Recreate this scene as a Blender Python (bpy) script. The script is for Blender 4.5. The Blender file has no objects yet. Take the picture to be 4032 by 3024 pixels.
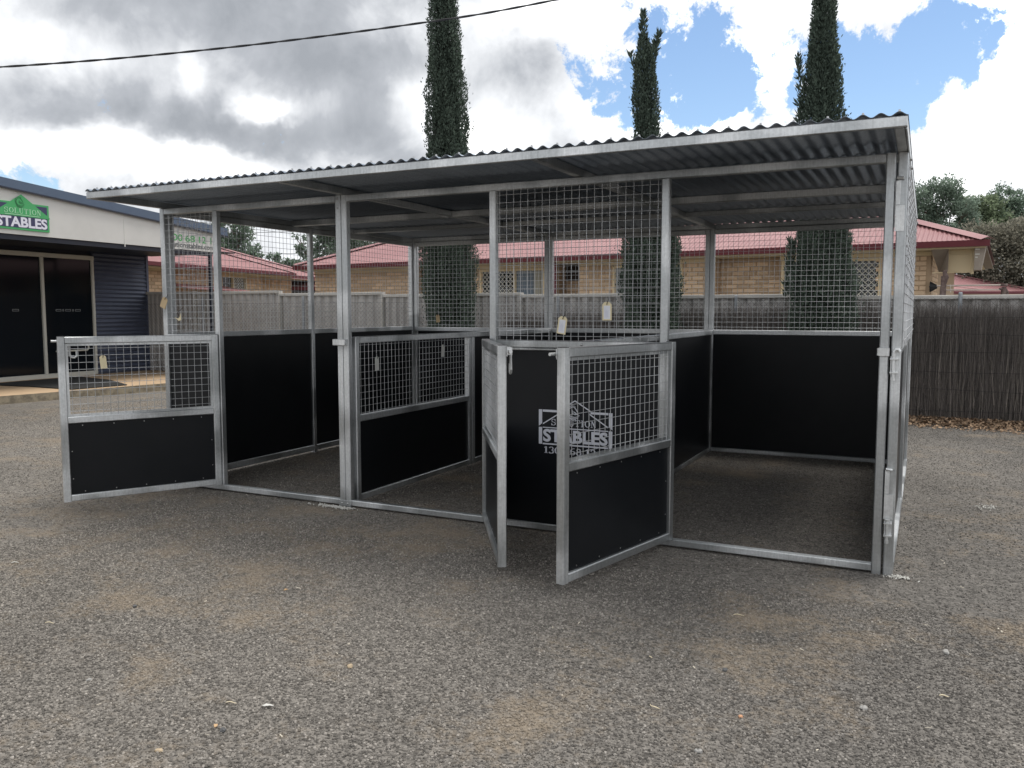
import bpy, math, random
import numpy as np
from mathutils import Vector, Matrix

random.seed(7)
RNG = np.random.default_rng(7)
S = bpy.context.scene
COL = S.collection
R = math.radians

# ------------------------------------------------------------------ camera
cam_data = bpy.data.cameras.new("camera")
cam_data.sensor_width = 36.0
cam_data.sensor_fit = 'HORIZONTAL'
cam_data.lens = 29.43
cam_data.clip_start = 0.05
cam_data.clip_end = 2000.0
cam = bpy.data.objects.new("camera", cam_data)
COL.objects.link(cam)
cam.location = (5.5598, -4.8608, 1.4195)
cam.rotation_euler = (math.pi / 2 - 0.0857, 0.0, 0.4583)
S.camera = cam

# ------------------------------------------------------------------ exposure
S.view_settings.view_transform = 'Standard'
S.view_settings.look = 'None'
S.view_settings.gamma = 1.0
S.view_settings.use_curve_mapping = False
S.view_settings.exposure = 1.0

# ------------------------------------------------------------------ sun (behind thin cloud)
SUN_EL, SUN_AZ = 70.0, 30.0          # azimuth clockwise from +Y
sun_data = bpy.data.lights.new("sun", 'SUN')
sun_data.energy = 1.3
sun_data.angle = R(24)
sun_data.color = (1.0, 0.965, 0.91)
sun = bpy.data.objects.new("sun", sun_data)
COL.objects.link(sun)
sd = Vector((math.sin(R(SUN_AZ)) * math.cos(R(SUN_EL)), math.cos(R(SUN_AZ)) * math.cos(R(SUN_EL)), math.sin(R(SUN_EL))))
sun.rotation_euler = sd.to_track_quat('Z', 'Y').to_euler()
sun.location = (0, 0, 30)

# ------------------------------------------------------------------ sky with broken cloud
world = bpy.data.worlds.new("World")
S.world = world
world.use_nodes = True
wt = world.node_tree
wt.nodes.clear()


class NG:
    """small helper to wire shader nodes"""
    def __init__(self, tree):
        self.t = tree

    def new(self, typ, **kw):
        n = self.t.nodes.new(typ)
        for k, v in kw.items():
            setattr(n, k, v)
        return n

    def put(self, sock, v):
        if hasattr(v, 'is_output'):
            self.t.links.new(v, sock)
        else:
            sock.default_value = v

    def math(self, op, a, b=None, c=None, clamp=False):
        n = self.new('ShaderNodeMath', operation=op)
        n.use_clamp = clamp
        self.put(n.inputs[0], a)
        if b is not None:
            self.put(n.inputs[1], b)
        if c is not None:
            self.put(n.inputs[2], c)
        return n.outputs[0]

    def vmath(self, op, a, b=None):
        n = self.new('ShaderNodeVectorMath', operation=op)
        self.put(n.inputs[0], a)
        if b is not None:
            self.put(n.inputs[1], b)
        return n.outputs[0]

    def noise(self, vec, scale, detail=4.0, rough=0.55, lac=2.0, dist=0.0, out=0):
        n = self.new('ShaderNodeTexNoise')
        if vec is not None:
            self.put(n.inputs['Vector'], vec)
        n.inputs['Scale'].default_value = scale
        n.inputs['Detail'].default_value = detail
        n.inputs['Roughness'].default_value = rough
        n.inputs['Lacunarity'].default_value = lac
        n.inputs['Distortion'].default_value = dist
        return n.outputs[out]

    def ramp(self, fac, a, b, smooth=True):
        n = self.new('ShaderNodeMapRange')
        n.interpolation_type = 'SMOOTHSTEP' if smooth else 'LINEAR'
        self.put(n.inputs['Value'], fac)
        self.put(n.inputs['From Min'], a)
        self.put(n.inputs['From Max'], b)
        return n.outputs['Result']

    def mix(self, fac, a, b, blend='MIX'):
        n = self.new('ShaderNodeMix', data_type='RGBA', blend_type=blend)
        self.put(n.inputs['Factor'], fac)
        self.put(n.inputs[6], a if hasattr(a, 'is_output') else tuple(a) + (1,) * (4 - len(a)))
        self.put(n.inputs[7], b if hasattr(b, 'is_output') else tuple(b) + (1,) * (4 - len(b)))
        return n.outputs[2]


# patches of the sky: azimuth, elevation, half widths (degrees), weight
CLEAR = [(-8.5, 14.2, 16.0, 6.0, 0.62), (-14.9, 16.0, 4.2, 3.2, 0.75), (-19.4, 14.6, 2.6, 2.0, 0.8), (-12.5, 13.4, 2.6, 1.6, 0.6),
         (-3.1, 13.6, 3.8, 2.6, 0.8), (0.8, 15.8, 3.0, 2.2, 0.7), (-18.0, 12.2, 1.8, 2.0, 0.9), (-15.5, 12.3, 2.0, 1.4, .6), (-5.0, 11.0, 1.8, 1.6, .7),
         (2.8, 9.7, 1.6, 1.6, 0.5), (-1.4, 10.6, 1.3, 1.9, 0.9), (-56.5, 8.4, 5.0, 1.2, 0.85)]
CLOUD = [(2.2, 11.6, 2.2, 1.8, 1.3), (3.2, 7.0, 4.6, 4.2, 1.8), (-9.6, 14.2, 1.5, 2.4, 0.9), (-8.6, 12.0, 1.6, 1.6, 0.8),
         (-13.2, 11.0, 4.4, 1.2, 0.9), (-5.4, 18.2, 4.8, 1.7, 1.3), (-23.8, 11.7, 4.2, 2.6, 1.2), (-20.5, 10.8, 2.4, 1.3, 0.9),
         (-11.4, 19.0, 2.2, 1.1, 0.6), (4.4, 15.2, 1.6, 2.2, 1.1), (-17.2, 14.3, 2.2, 0.8, 0.5),
         (-25.0, 17.0, 3.0, 3.5, 0.9), (-33, 15, 7, 8, 0.8), (-47.0, 17.0, 13.0, 6.0, 1.2)]
DARK = [(-44.7, 18.8, 12.0, 3.0, 1.25), (-36.8, 15.6, 7.0, 1.9, 0.9), (-51.0, 12.3, 8.5, 1.8, 1.1), (-54.0, 16.5, 3.0, 1.0, .4),
        (-44.5, 11.0, 5.0, 1.3, 0.9), (-38.0, 11.8, 5.0, 2.0, 0.8), (-25.6, 15.6, 3.0, 2.0, 0.65),
        (-33.0, 10.0, 4.0, 1.8, 0.55), (-23.0, 9.8, 3.0, 1.2, .5), (0.5, 8.5, 1.6, 1.0, 0.45), (-3.5, 16.6, 1.5, .8, .3)]
BRIGHT = [(-42.9, 13.0, 1.6, 0.7, 1.5), (-51.6, 9.7, 7.0, 1.1, 1.6), (-55.5, 15.0, 2.9, 1.3, 0.5),
          (-32.5, 14.6, 1.7, 1.4, 0.5), (-26.5, 18.9, 3.5, 1.0, 0.6), (-28.5, 11.9, 3.6, 1.2, 0.6),
          (-45.8, 9.0, 2.5, 0.9, 0.6), (-46.3, 14.6, 0.7, 1.2, 0.6), (-16.0, 15.0, 8.0, 12.0, 0.33),
          (2.0, 12.0, 9.0, 12.0, 0.32)]

g = NG(wt)
tc = g.new('ShaderNodeTexCoord').outputs['Generated']
dirv = g.vmath('NORMALIZE', tc)
wob = g.noise(dirv, 9.0, 5.0, 0.6, out=1)
sep = g.new('ShaderNodeSeparateXYZ')
g.put(sep.inputs[0], dirv)
wsep = g.new('ShaderNodeSeparateColor')
g.put(wsep.inputs[0], wob)
DEG = 57.29578
az = g.math('MULTIPLY', g.math('ARCTAN2', sep.outputs[0], sep.outputs[1]), DEG)
el = g.math('MULTIPLY', g.math('ARCSINE', sep.outputs[2]), DEG)
az = g.math('ADD', az, g.math('MULTIPLY_ADD', wsep.outputs[0], 6.0, -3.0))
el = g.math('ADD', el, g.math('MULTIPLY_ADD', wsep.outputs[1], 4.4, -2.2))


def lobes(tab):
    tot = None
    for a, e, ra, re, w in tab:
        u = g.math('MULTIPLY_ADD', az, 1.0 / ra, -a / ra)
        v = g.math('MULTIPLY_ADD', el, 1.0 / re, -e / re)
        q = g.math('MULTIPLY_ADD', u, u, g.math('MULTIPLY', v, v))
        b = g.math('POWER', 0.3679, q)
        tot = g.math('MULTIPLY_ADD', b, w, tot if tot is not None else 0.0)
    return tot


n1 = g.noise(dirv, 6.0, 9.0, 0.62, 2.1, 0.25)
n2 = g.noise(g.vmath('ADD', dirv, (3.1, 1.7, 0.4)), 9.0, 10.0, 0.58, 2.0, 0.35)
n3 = g.noise(g.vmath('ADD', dirv, (7.7, 4.1, 2.2)), 5.0, 5.0, 0.55, 2.0, 0.3)
n4 = g.noise(g.vmath('ADD', dirv, (1.3, 8.1, 5.2)), 22.0, 12.0, 0.66, 2.1, 0.2)
cover = g.math('ADD', g.math('MULTIPLY_ADD', n1, 1.5, -0.75), g.math('MULTIPLY_ADD', n4, 3.6, -1.8))
cover = g.math('ADD', cover, g.math('MULTIPLY_ADD', lobes(CLOUD), 0.55, 0.42))
cover = g.math('SUBTRACT', cover, g.math('MULTIPLY', lobes(CLEAR), 0.72))
cover = g.math('ADD', cover, g.math('MULTIPLY', g.ramp(el, 8.0, 3.5), 0.9))
mask = g.ramp(cover, -0.20, 0.16)
shade = g.math('ADD', g.math('MULTIPLY_ADD', n3, 1.1, 0.02), g.math('MULTIPLY', lobes(BRIGHT), 0.50))
shade = g.math('ADD', shade, g.math('MULTIPLY_ADD', n2, 1.2, -0.60))
shade = g.math('SUBTRACT', shade, g.math('MULTIPLY', lobes(DARK), 0.42))
cloud_v = g.ramp(shade, -0.05, 1.0, False)
cr = g.new('ShaderNodeValToRGB')
g.put(cr.inputs[0], cloud_v)
els = cr.color_ramp.elements
els[0].position = 0.0
els[0].color = (0.20, 0.213, 0.233, 1)
els[1].position = 1.0
els[1].color = (1.45, 1.45, 1.42, 1)
for pos, c in ((0.22, (0.265, 0.278, 0.30)), (0.45, (0.43, 0.442, 0.46)), (0.70, (0.62, 0.632, 0.65)), (0.86, (0.98, 0.985, 0.98))):
    e_ = els.new(pos)
    e_.color = c + (1,)

sky = g.new('ShaderNodeTexSky')
sky.sky_type = 'NISHITA'
sky.sun_disc = False
sky.sun_elevation = R(SUN_EL)
sky.sun_rotation = R(SUN_AZ)
sky.air_density = 1.0
sky.dust_density = 0.15
sky.ozone_density = 2.0
bg_sky = g.new('ShaderNodeBackground')
g.put(bg_sky.inputs[0], sky.outputs[0])
bg_sky.inputs[1].default_value = 0.078
bg_cl = g.new('ShaderNodeBackground')
g.put(bg_cl.inputs[0], cr.outputs[0])
bg_cl.inputs[1].default_value = 1.0
mx = g.new('ShaderNodeMixShader')
g.put(mx.inputs[0], mask)
wt.links.new(bg_sky.outputs[0], mx.inputs[1])
wt.links.new(bg_cl.outputs[0], mx.inputs[2])
wo = g.new('ShaderNodeOutputWorld')
wt.links.new(mx.outputs[0], wo.inputs[0])
world.cycles.sampling_method = 'MANUAL'
world.cycles.sample_map_resolution = 512

# ================================================================== helpers
def rgb(c):
    return tuple(c) + (1.0,)


class MB:
    """collects boxes, bars, tubes and polygons, then links them as ONE mesh object"""
    def __init__(self):
        self.v, self.f, self.m = [], [], []

    def add(self, verts, faces, mat=0):
        o = len(self.v)
        self.v.extend([tuple(p) for p in verts])
        for f in faces:
            self.f.append(tuple(i + o for i in f))
            self.m.append(mat)
        return self

    def box(self, x0, x1, y0, y1, z0, z1, mat=0):
        v = [(x0, y0, z0), (x1, y0, z0), (x1, y1, z0), (x0, y1, z0), (x0, y0, z1), (x1, y0, z1), (x1, y1, z1), (x0, y1, z1)]
        f = [(0, 3, 2, 1), (4, 5, 6, 7), (0, 1, 5, 4), (1, 2, 6, 5), (2, 3, 7, 6), (3, 0, 4, 7)]
        return self.add(v, f, mat)

    def rbox(self, x0, x1, y0, y1, z0, z1, axis, c=0.005, mat=0):
        """box section with rounded (chamfered) long edges running along axis"""
        A = [(x0, x1), (y0, y1), (z0, z1)]
        i = 'xyz'.index(axis)
        j, k = [(1, 2), (2, 0), (0, 1)][i]
        (a0, a1), (b0, b1) = A[j], A[k]
        prof = [(a0 + c, b0), (a1 - c, b0), (a1, b0 + c), (a1, b1 - c), (a1 - c, b1), (a0 + c, b1), (a0, b1 - c), (a0, b0 + c)]
        v = []
        for e in A[i]:
            for a, b in prof:
                p = [0, 0, 0]
                p[i], p[j], p[k] = e, a, b
                v.append(p)
        f = [(q, (q + 1) % 8, 8 + (q + 1) % 8, 8 + q) for q in range(8)]
        f += [tuple(range(7, -1, -1)), tuple(range(8, 16))]
        return self.add(v, f, mat)

    def tube(self, pts, r, n=8, mat=0, cap=True):
        P = [Vector(p) for p in pts]
        rr = r if hasattr(r, '__len__') else [r] * len(P)
        v = []
        up = None
        for i, p in enumerate(P):
            t = (P[min(i + 1, len(P) - 1)] - P[max(i - 1, 0)]).normalized()
            if up is None:
                up = Vector((0, 0, 1)) if abs(t.z) < 0.9 else Vector((1, 0, 0))
            s = t.cross(up)
            if s.length < 1e-6:
                s = t.cross(Vector((0.3, 1, 0.2)))
            s.normalize()
            up = s.cross(t).normalized()
            for k in range(n):
                a = 2 * math.pi * k / n
                v.append(p + s * math.cos(a) * rr[i] + up * math.sin(a) * rr[i])
        f = []
        for i in range(len(P) - 1):
            for k in range(n):
                f.append((i * n + k, i * n + (k + 1) % n, (i + 1) * n + (k + 1) % n, (i + 1) * n + k))
        if cap:
            f.append(tuple(range(n - 1, -1, -1)))
            f.append(tuple((len(P) - 1) * n + k for k in range(n)))
        return self.add(v, f, mat)

    def poly(self, pts, mat=0):
        return self.add(pts, [tuple(range(len(pts)))], mat)

    def prism(self, pts, off, mat=0):
        """extrude polygon pts by vector off"""
        n = len(pts)
        o = Vector(off)
        v = [Vector(p) for p in pts] + [Vector(p) + o for p in pts]
        f = [tuple(range(n - 1, -1, -1)), tuple(range(n, 2 * n))] + [(i, (i + 1) % n, n + (i + 1) % n, n + i) for i in range(n)]
        return self.add(v, f, mat)

    def build(self, name, mats, parent=None, smooth=False, loc=None):
        me = bpy.data.meshes.new(name)
        me.from_pydata(self.v, [], self.f)
        for m in (mats if isinstance(mats, (list, tuple)) else [mats]):
            me.materials.append(m)
        if any(self.m):
            me.polygons.foreach_set('material_index', self.m)
        if smooth:
            me.polygons.foreach_set('use_smooth', [True] * len(me.polygons))
        me.update()
        return link(name, me, parent, loc)


def link(name, me, parent=None, loc=None):
    o = bpy.data.objects.new(name, me)
    COL.objects.link(o)
    if parent is not None:
        o.parent = parent
    if loc is not None:
        o.location = loc
    return o


def np_mesh(name, V, F, mats, parent=None, mi=None, smooth=False):
    """V (n,3), F (m,k) all faces with k corners"""
    me = bpy.data.meshes.new(name)
    V = np.asarray(V, dtype=np.float32)
    F = np.asarray(F, dtype=np.int32)
    k = F.shape[1]
    me.vertices.add(len(V))
    me.vertices.foreach_set('co', V.ravel())
    me.loops.add(F.size)
    me.loops.foreach_set('vertex_index', F.ravel())
    me.polygons.add(len(F))
    me.polygons.foreach_set('loop_start', np.arange(0, F.size, k, dtype=np.int32))
    for m in (mats if isinstance(mats, (list, tuple)) else [mats]):
        me.materials.append(m)
    if mi is not None:
        me.polygons.foreach_set('material_index', np.asarray(mi, dtype=np.int32))
    if smooth:
        me.polygons.foreach_set('use_smooth', np.ones(len(F), dtype=bool))
    me.update(calc_edges=True)
    me.validate()
    return link(name, me, parent)


def thing(name, label, cat, loc=(0, 0, 0), rz=0.0, group=None):
    o = bpy.data.objects.new(name, None)
    o.empty_display_size = 0.2
    COL.objects.link(o)
    o.location = loc
    o.rotation_euler = (0, 0, rz)
    return tag(o, label, cat, group)


def tag(o, label, cat, group=None):
    o['label'] = label
    o['category'] = cat
    if group:
        o['group'] = group
    return o


def structure(o):
    o['kind'] = 'structure'
    return o


def stuff(o):
    o['kind'] = 'stuff'
    return o


def copy_tree(o, parent=None):
    c = o.copy()
    COL.objects.link(c)
    if parent is not None:
        c.parent = parent
    for ch in list(o.children):
        copy_tree(ch, c)
    return c


# ================================================================== materials
MATS = {}


def material(name, color, rough=0.6, metal=0.0, spec=0.5, var=None, bump=None, island=None, coord='Object', emit=None):
    """var = (scale, amount, second colour, detail); bump = (scale, strength, distance); island = brightness spread per piece"""
    m = bpy.data.materials.new(name)
    m.use_nodes = True
    t = m.node_tree
    q = NG(t)
    bs = t.nodes['Principled BSDF']
    bs.inputs['Roughness'].default_value = rough
    bs.inputs['Metallic'].default_value = metal
    bs.inputs['Specular IOR Level'].default_value = spec
    tcn = q.new('ShaderNodeTexCoord').outputs[coord]
    c = rgb(color)
    if var:
        sc, amt, c2, det = var
        n = q.noise(tcn, sc, det, 0.6)
        fac = q.math('MULTIPLY', q.ramp(n, 0.36, 0.66), amt)
        c = q.mix(fac, c, c2)
    if island:
        ge = q.new('ShaderNodeNewGeometry').outputs['Random Per Island']
        oi = q.new('ShaderNodeObjectInfo').outputs['Random']
        r_ = q.math('FRACT', q.math('ADD', ge, oi))
        k = q.math('MULTIPLY_ADD', r_, 2 * island, 1 - island)
        c = q.mix(1.0, c, k, 'MULTIPLY')
    q.put(bs.inputs['Base Color'], c)
    if bump:
        n = q.noise(tcn, bump[0], 5.0, 0.6)
        b = q.new('ShaderNodeBump')
        b.inputs['Strength'].default_value = bump[1]
        b.inputs['Distance'].default_value = bump[2]
        q.put(b.inputs['Height'], n)
        q.put(bs.inputs['Normal'], b.outputs[0])
    MATS[name] = m
    return m


def galv(name, lo, hi, rough, scale=2.6, metal=0.82):
    m = bpy.data.materials.new(name)
    m.use_nodes = True
    t = m.node_tree
    q = NG(t)
    bs = t.nodes['Principled BSDF']
    ge = q.new('ShaderNodeNewGeometry').outputs['Position']
    n = q.noise(ge, scale, 2.0, 0.5)
    fac = q.ramp(n, 0.46, 0.58)
    fine = q.noise(ge, 60.0, 4.0, 0.6)
    streak = q.noise(q.vmath('MULTIPLY', ge, (40.0, 40.0, 2.5)), 3.0, 2.0, 0.5)
    c = q.mix(fac, lo, hi)
    k = q.math('ADD', q.math('MULTIPLY_ADD', fine, 0.5, 0.55), q.math('MULTIPLY', streak, 0.4))
    c = q.mix(1.0, c, k, 'MULTIPLY')
    q.put(bs.inputs['Base Color'], c)
    bs.inputs['Metallic'].default_value = metal
    q.put(bs.inputs['Roughness'], q.math('MULTIPLY_ADD', fac, 0.12, rough))
    b = q.new('ShaderNodeBump')
    b.inputs['Strength'].default_value = 0.12
    b.inputs['Distance'].default_value = 0.002
    q.put(b.inputs['Height'], fine)
    q.put(bs.inputs['Normal'], b.outputs[0])
    return m


GALV = galv('galvanised_tube', (0.41, 0.425, 0.43), (0.67, 0.685, 0.69), 0.34, 1.8)
GALV_WIRE = galv('galvanised_wire', (0.48, 0.49, 0.50), (0.64, 0.65, 0.66), 0.42)
GALV_ROOF = galv('zinc_roof_sheet', (0.275, 0.315, 0.37), (0.33, 0.37, 0.425), 0.42, 1.2, 0.85)
ZINC = galv('zinc_fitting', (0.62, 0.63, 0.63), (0.74, 0.75, 0.75), 0.42)
BOARD = material('black_ply_board', (0.0055, 0.0068, 0.0088), 0.38, 0, 0.28, var=(2.5, 0.6, (0.010, 0.011, 0.013), 6), bump=(40, 0.05, 0.001))
STENCIL = material('grey_stencil_paint', (0.55, 0.56, 0.61), 0.6)
SCREW = material('steel_screw', (0.5, 0.5, 0.5), 0.35, 0.9)
TAG_TAN = material('manila_card', (0.56, 0.43, 0.26), 0.85, var=(30, 0.3, (0.46, 0.34, 0.2), 3))
TAG_CREAM = material('cream_card', (0.72, 0.63, 0.42), 0.85)
TAG_PALE = material('pale_card', (0.66, 0.66, 0.62), 0.85)
TAG_PRINT = material('white_label_paper', (0.74, 0.75, 0.80), 0.7, var=(14, 0.25, (0.6, 0.62, 0.7), 2))
BLACK_PLASTIC = material('black_plastic_tie', (0.012, 0.012, 0.013), 0.4)

# ================================================================== ground
def ground_colour(q, pos):
    """grey road-base gravel with brown bare patches; shared by sheet and stones"""
    big = q.noise(pos, 0.55, 3.0, 0.6)
    med = q.noise(q.vmath('ADD', pos, (5.0, 9.0, 0)), 2.2, 5.0, 0.62)
    fine = q.noise(q.vmath('ADD', pos, (2.0, 3.0, 0)), 26.0, 3.0, 0.6)
    sepn = q.new('ShaderNodeSeparateXYZ')
    q.put(sepn.inputs[0], pos)
    lft = q.ramp(sepn.outputs[0], 5.2, 0.5)
    pv = q.math('ADD', q.math('MULTIPLY_ADD', big, 0.8, -0.40), q.math('MULTIPLY_ADD', med, 1.0, -0.5))
    pv = q.math('ADD', pv, q.math('MULTIPLY_ADD', fine, 0.5, -0.25))
    patch = q.ramp(q.math('ADD', pv, q.math('MULTIPLY', lft, 0.06)), 0.02, 0.34)
    tone = q.noise(pos, 0.4, 3.0, 0.5)
    grey = q.mix(q.ramp(tone, 0.35, 0.65), (0.138, 0.128, 0.116), (0.185, 0.170, 0.152))
    grey = q.mix(q.math('MULTIPLY', lft, 0.34), grey, (0.245, 0.220, 0.187))
    return grey, patch


gm = bpy.data.materials.new('gravel_ground')
gm.use_nodes = True
q = NG(gm.node_tree)
bs = gm.node_tree.nodes['Principled BSDF']
bs.inputs['Roughness'].default_value = 0.92
bs.inputs['Specular IOR Level'].default_value = 0.2
pos = q.new('ShaderNodeNewGeometry').outputs['Position']
grey, patch = ground_colour(q, pos)
vor = q.new('ShaderNodeTexVoronoi')
q.put(vor.inputs['Vector'], pos)
vor.inputs['Scale'].default_value = 95.0
vor2 = q.new('ShaderNodeTexVoronoi')
q.put(vor2.inputs['Vector'], pos)
vor2.inputs['Scale'].default_value = 38.0
vcol = q.new('ShaderNodeSeparateColor')
q.put(vcol.inputs[0], vor.outputs['Color'])
vcol2 = q.new('ShaderNodeSeparateColor')
q.put(vcol2.inputs[0], vor2.outputs['Color'])
k = q.math('ADD', q.math('MULTIPLY_ADD', vcol.outputs[0], 0.8, 0.33), q.math('MULTIPLY', vcol2.outputs[1], 0.35))
grey = q.mix(1.0, grey, k, 'MULTIPLY')
dirt = q.mix(vcol.outputs[1], (0.215, 0.173, 0.127), (0.30, 0.245, 0.183))
c = q.mix(q.math('MULTIPLY', patch, 0.75), grey, dirt)
q.put(bs.inputs['Base Color'], c)
hsum = q.math('ADD', q.math('MULTIPLY', vor.outputs['Distance'], -1.0), q.math('MULTIPLY', vor2.outputs['Distance'], -0.8))
b = q.new('ShaderNodeBump')
b.inputs['Strength'].default_value = 0.9
b.inputs['Distance'].default_value = 0.006
q.put(b.inputs['Height'], hsum)
q.put(bs.inputs['Normal'], b.outputs[0])
GRAVEL = gm

sm = bpy.data.materials.new('gravel_stone')
sm.use_nodes = True
q = NG(sm.node_tree)
bs = sm.node_tree.nodes['Principled BSDF']
bs.inputs['Roughness'].default_value = 0.9
bs.inputs['Specular IOR Level'].default_value = 0.25
pos = q.new('ShaderNodeNewGeometry').outputs['Position']
grey, patch = ground_colour(q, pos)
rnd = q.new('ShaderNodeObjectInfo').outputs['Random']
k = q.math('MULTIPLY_ADD', q.math('POWER', rnd, 2.2), 1.45, 0.58)
grey = q.mix(1.0, grey, k, 'MULTIPLY')
c = q.mix(q.math('MULTIPLY', patch, 0.66), grey, (0.265, 0.215, 0.158))
q.put(bs.inputs['Base Color'], c)
STONE = sm

bm_ = MB()
NX = 60
xs = np.concatenate([[-300, -120, -60], np.linspace(-30, 30, NX), [60, 120, 300]])
ys = np.concatenate([[-200, -60], np.linspace(-20, 40, NX), [80, 160, 400]])
V = np.array([(x, y, 0.0) for y in ys for x in xs])
nx = len(xs)
F = np.array([(j * nx + i, j * nx + i + 1, (j + 1) * nx + i + 1, (j + 1) * nx + i) for j in range(len(ys) - 1) for i in range(nx - 1)])
ground = structure(np_mesh('ground', V, F, GRAVEL))


def gravel_layer(name, polys, density, smin, smax, seed):
    me = bpy.data.meshes.new(name)
    v, f = [], []
    for (x0, x1, y0, y1) in polys:
        o = len(v)
        v += [(x0, y0, 0.001), (x1, y0, 0.001), (x1, y1, 0.001), (x0, y1, 0.001)]
        f.append((o, o + 1, o + 2, o + 3))
    me.from_pydata(v, [], f)
    me.materials.append(STONE)
    o = link(name, me)
    nt = bpy.data.node_groups.new(name + '_scatter', 'GeometryNodeTree')
    nt.interface.new_socket('Geometry', in_out='INPUT', socket_type='NodeSocketGeometry')
    nt.interface.new_socket('Geometry', in_out='OUTPUT', socket_type='NodeSocketGeometry')
    N = nt.nodes
    L = nt.links
    gi = N.new('NodeGroupInput')
    go = N.new('NodeGroupOutput')
    dp = N.new('GeometryNodeDistributePointsOnFaces')
    dp.distribute_method = 'RANDOM'
    dp.inputs['Density'].default_value = density
    dp.inputs['Seed'].default_value = seed
    ico = N.new('GeometryNodeMeshIcoSphere')
    ico.inputs['Radius'].default_value = 1.0
    ico.inputs['Subdivisions'].default_value = 1
    sp = N.new('GeometryNodeSetPosition')
    nz = N.new('ShaderNodeTexNoise')
    nz.inputs['Scale'].default_value = 0.9
    vm = N.new('ShaderNodeVectorMath')
    vm.operation = 'MULTIPLY_ADD'
    vm.inputs[1].default_value = (1.3, 1.3, 1.3)
    vm.inputs[2].default_value = (-0.65, -0.65, -0.65)
    L.new(nz.outputs[1], vm.inputs[0])
    L.new(ico.outputs[0], sp.inputs['Geometry'])
    L.new(vm.outputs[0], sp.inputs['Offset'])
    smt = N.new('GeometryNodeSetMaterial')
    smt.inputs['Material'].default_value = STONE
    L.new(sp.outputs[0], smt.inputs[0])
    ip = N.new('GeometryNodeInstanceOnPoints')
    rv = N.new('FunctionNodeRandomValue')
    rv.data_type = 'FLOAT_VECTOR'
    rv.inputs[0].default_value = (0, 0, 0)
    rv.inputs[1].default_value = (6.283, 6.283, 6.283)
    rs = N.new('FunctionNodeRandomValue')
    rs.data_type = 'FLOAT'
    rs.inputs[2].default_value = 0.0
    rs.inputs[3].default_value = 1.0
    pw = N.new('ShaderNodeMath')
    pw.operation = 'POWER'
    pw.inputs[1].default_value = 3.0
    L.new(rs.outputs[1], pw.inputs[0])
    mr = N.new('ShaderNodeMapRange')
    mr.inputs[3].default_value = smin
    mr.inputs[4].default_value = smax
    L.new(pw.outputs[0], mr.inputs[0])
    L.new(gi.outputs[0], dp.inputs[0])
    L.new(dp.outputs[0], ip.inputs['Points'])
    L.new(smt.outputs[0], ip.inputs['Instance'])
    L.new(rv.outputs[0], ip.inputs['Rotation'])
    L.new(mr.outputs[0], ip.inputs['Scale'])
    L.new(ip.outputs[0], go.inputs[0])
    md = o.modifiers.new('scatter', 'NODES')
    md.node_group = nt
    return stuff(o)


gravel_layer('gravel', [(0.6, 7.5, -4.2, -0.5)], 11000, 0.0019, 0.0068, 3)
gravel_layer('gravel', [(-6.0, 0.6, -4.0, 1.5), (0.6, 9.5, -0.5, 2.0), (-6.0, 0.6, 1.5, 5.0), (0.6, 9.5, 2.0, 6.9)], 2000, 0.0022, 0.0065, 5)

# ================================================================== shop building (left)
NAVY = material('navy_steel_cladding', (0.095, 0.112, 0.165), 0.40, 0.1, var=(2.0, 0.4, (0.062, 0.075, 0.115), 3))
NAVY_ROOF = material('blue_steel_roof', (0.085, 0.12, 0.18), 0.5, 0.1, var=(3.0, 0.3, (0.10, 0.14, 0.20), 3))
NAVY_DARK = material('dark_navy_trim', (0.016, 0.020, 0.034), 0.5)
CREAM_PANEL = material('off_white_gable_sheet', (0.66, 0.645, 0.61), 0.65, var=(1.5, 0.35, (0.50, 0.49, 0.46), 4))
DOOR_FRAME = material('cream_aluminium_frame', (0.62, 0.61, 0.55), 0.5)
DARK_GLASS = material('dark_tinted_glass', (0.006, 0.009, 0.013), 0.10, 0, 0.22)
DECAL = material('pale_etched_decal', (0.26, 0.28, 0.29), 0.5)
SLAB = material('tan_concrete', (0.52, 0.37, 0.23), 0.85, var=(4.0, 0.45, (0.44, 0.31, 0.19), 5), bump=(60, 0.2, 0.003))
SLAB_EDGE = material('weathered_concrete_edge', (0.33, 0.28, 0.20), 0.95, var=(9.0, 0.9, (0.16, 0.135, 0.10), 6), bump=(40, 0.5, 0.01))
MAT_RUBBER = material('black_rubber_mat', (0.022, 0.022, 0.021), 0.95, bump=(120, 0.4, 0.004))
SIGN_GREEN = material('sign_green', (0.065, 0.38, 0.13), 0.5)
SIGN_NAVY = material('sign_navy', (0.045, 0.045, 0.11), 0.5)
SIGN_WHITE = material('sign_white', (0.74, 0.74, 0.82), 0.5)
SIGN_MINT = material('sign_mint', (0.42, 0.70, 0.47), 0.5)
SIGN_DARKGREEN = material('sign_dark_green', (0.025, 0.16, 0.06), 0.5)
PRINT_GREEN = material('print_green', (0.08, 0.38, 0.11), 0.6)
PRINT_BLACK = material('print_charcoal', (0.05, 0.055, 0.06), 0.6)


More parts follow.
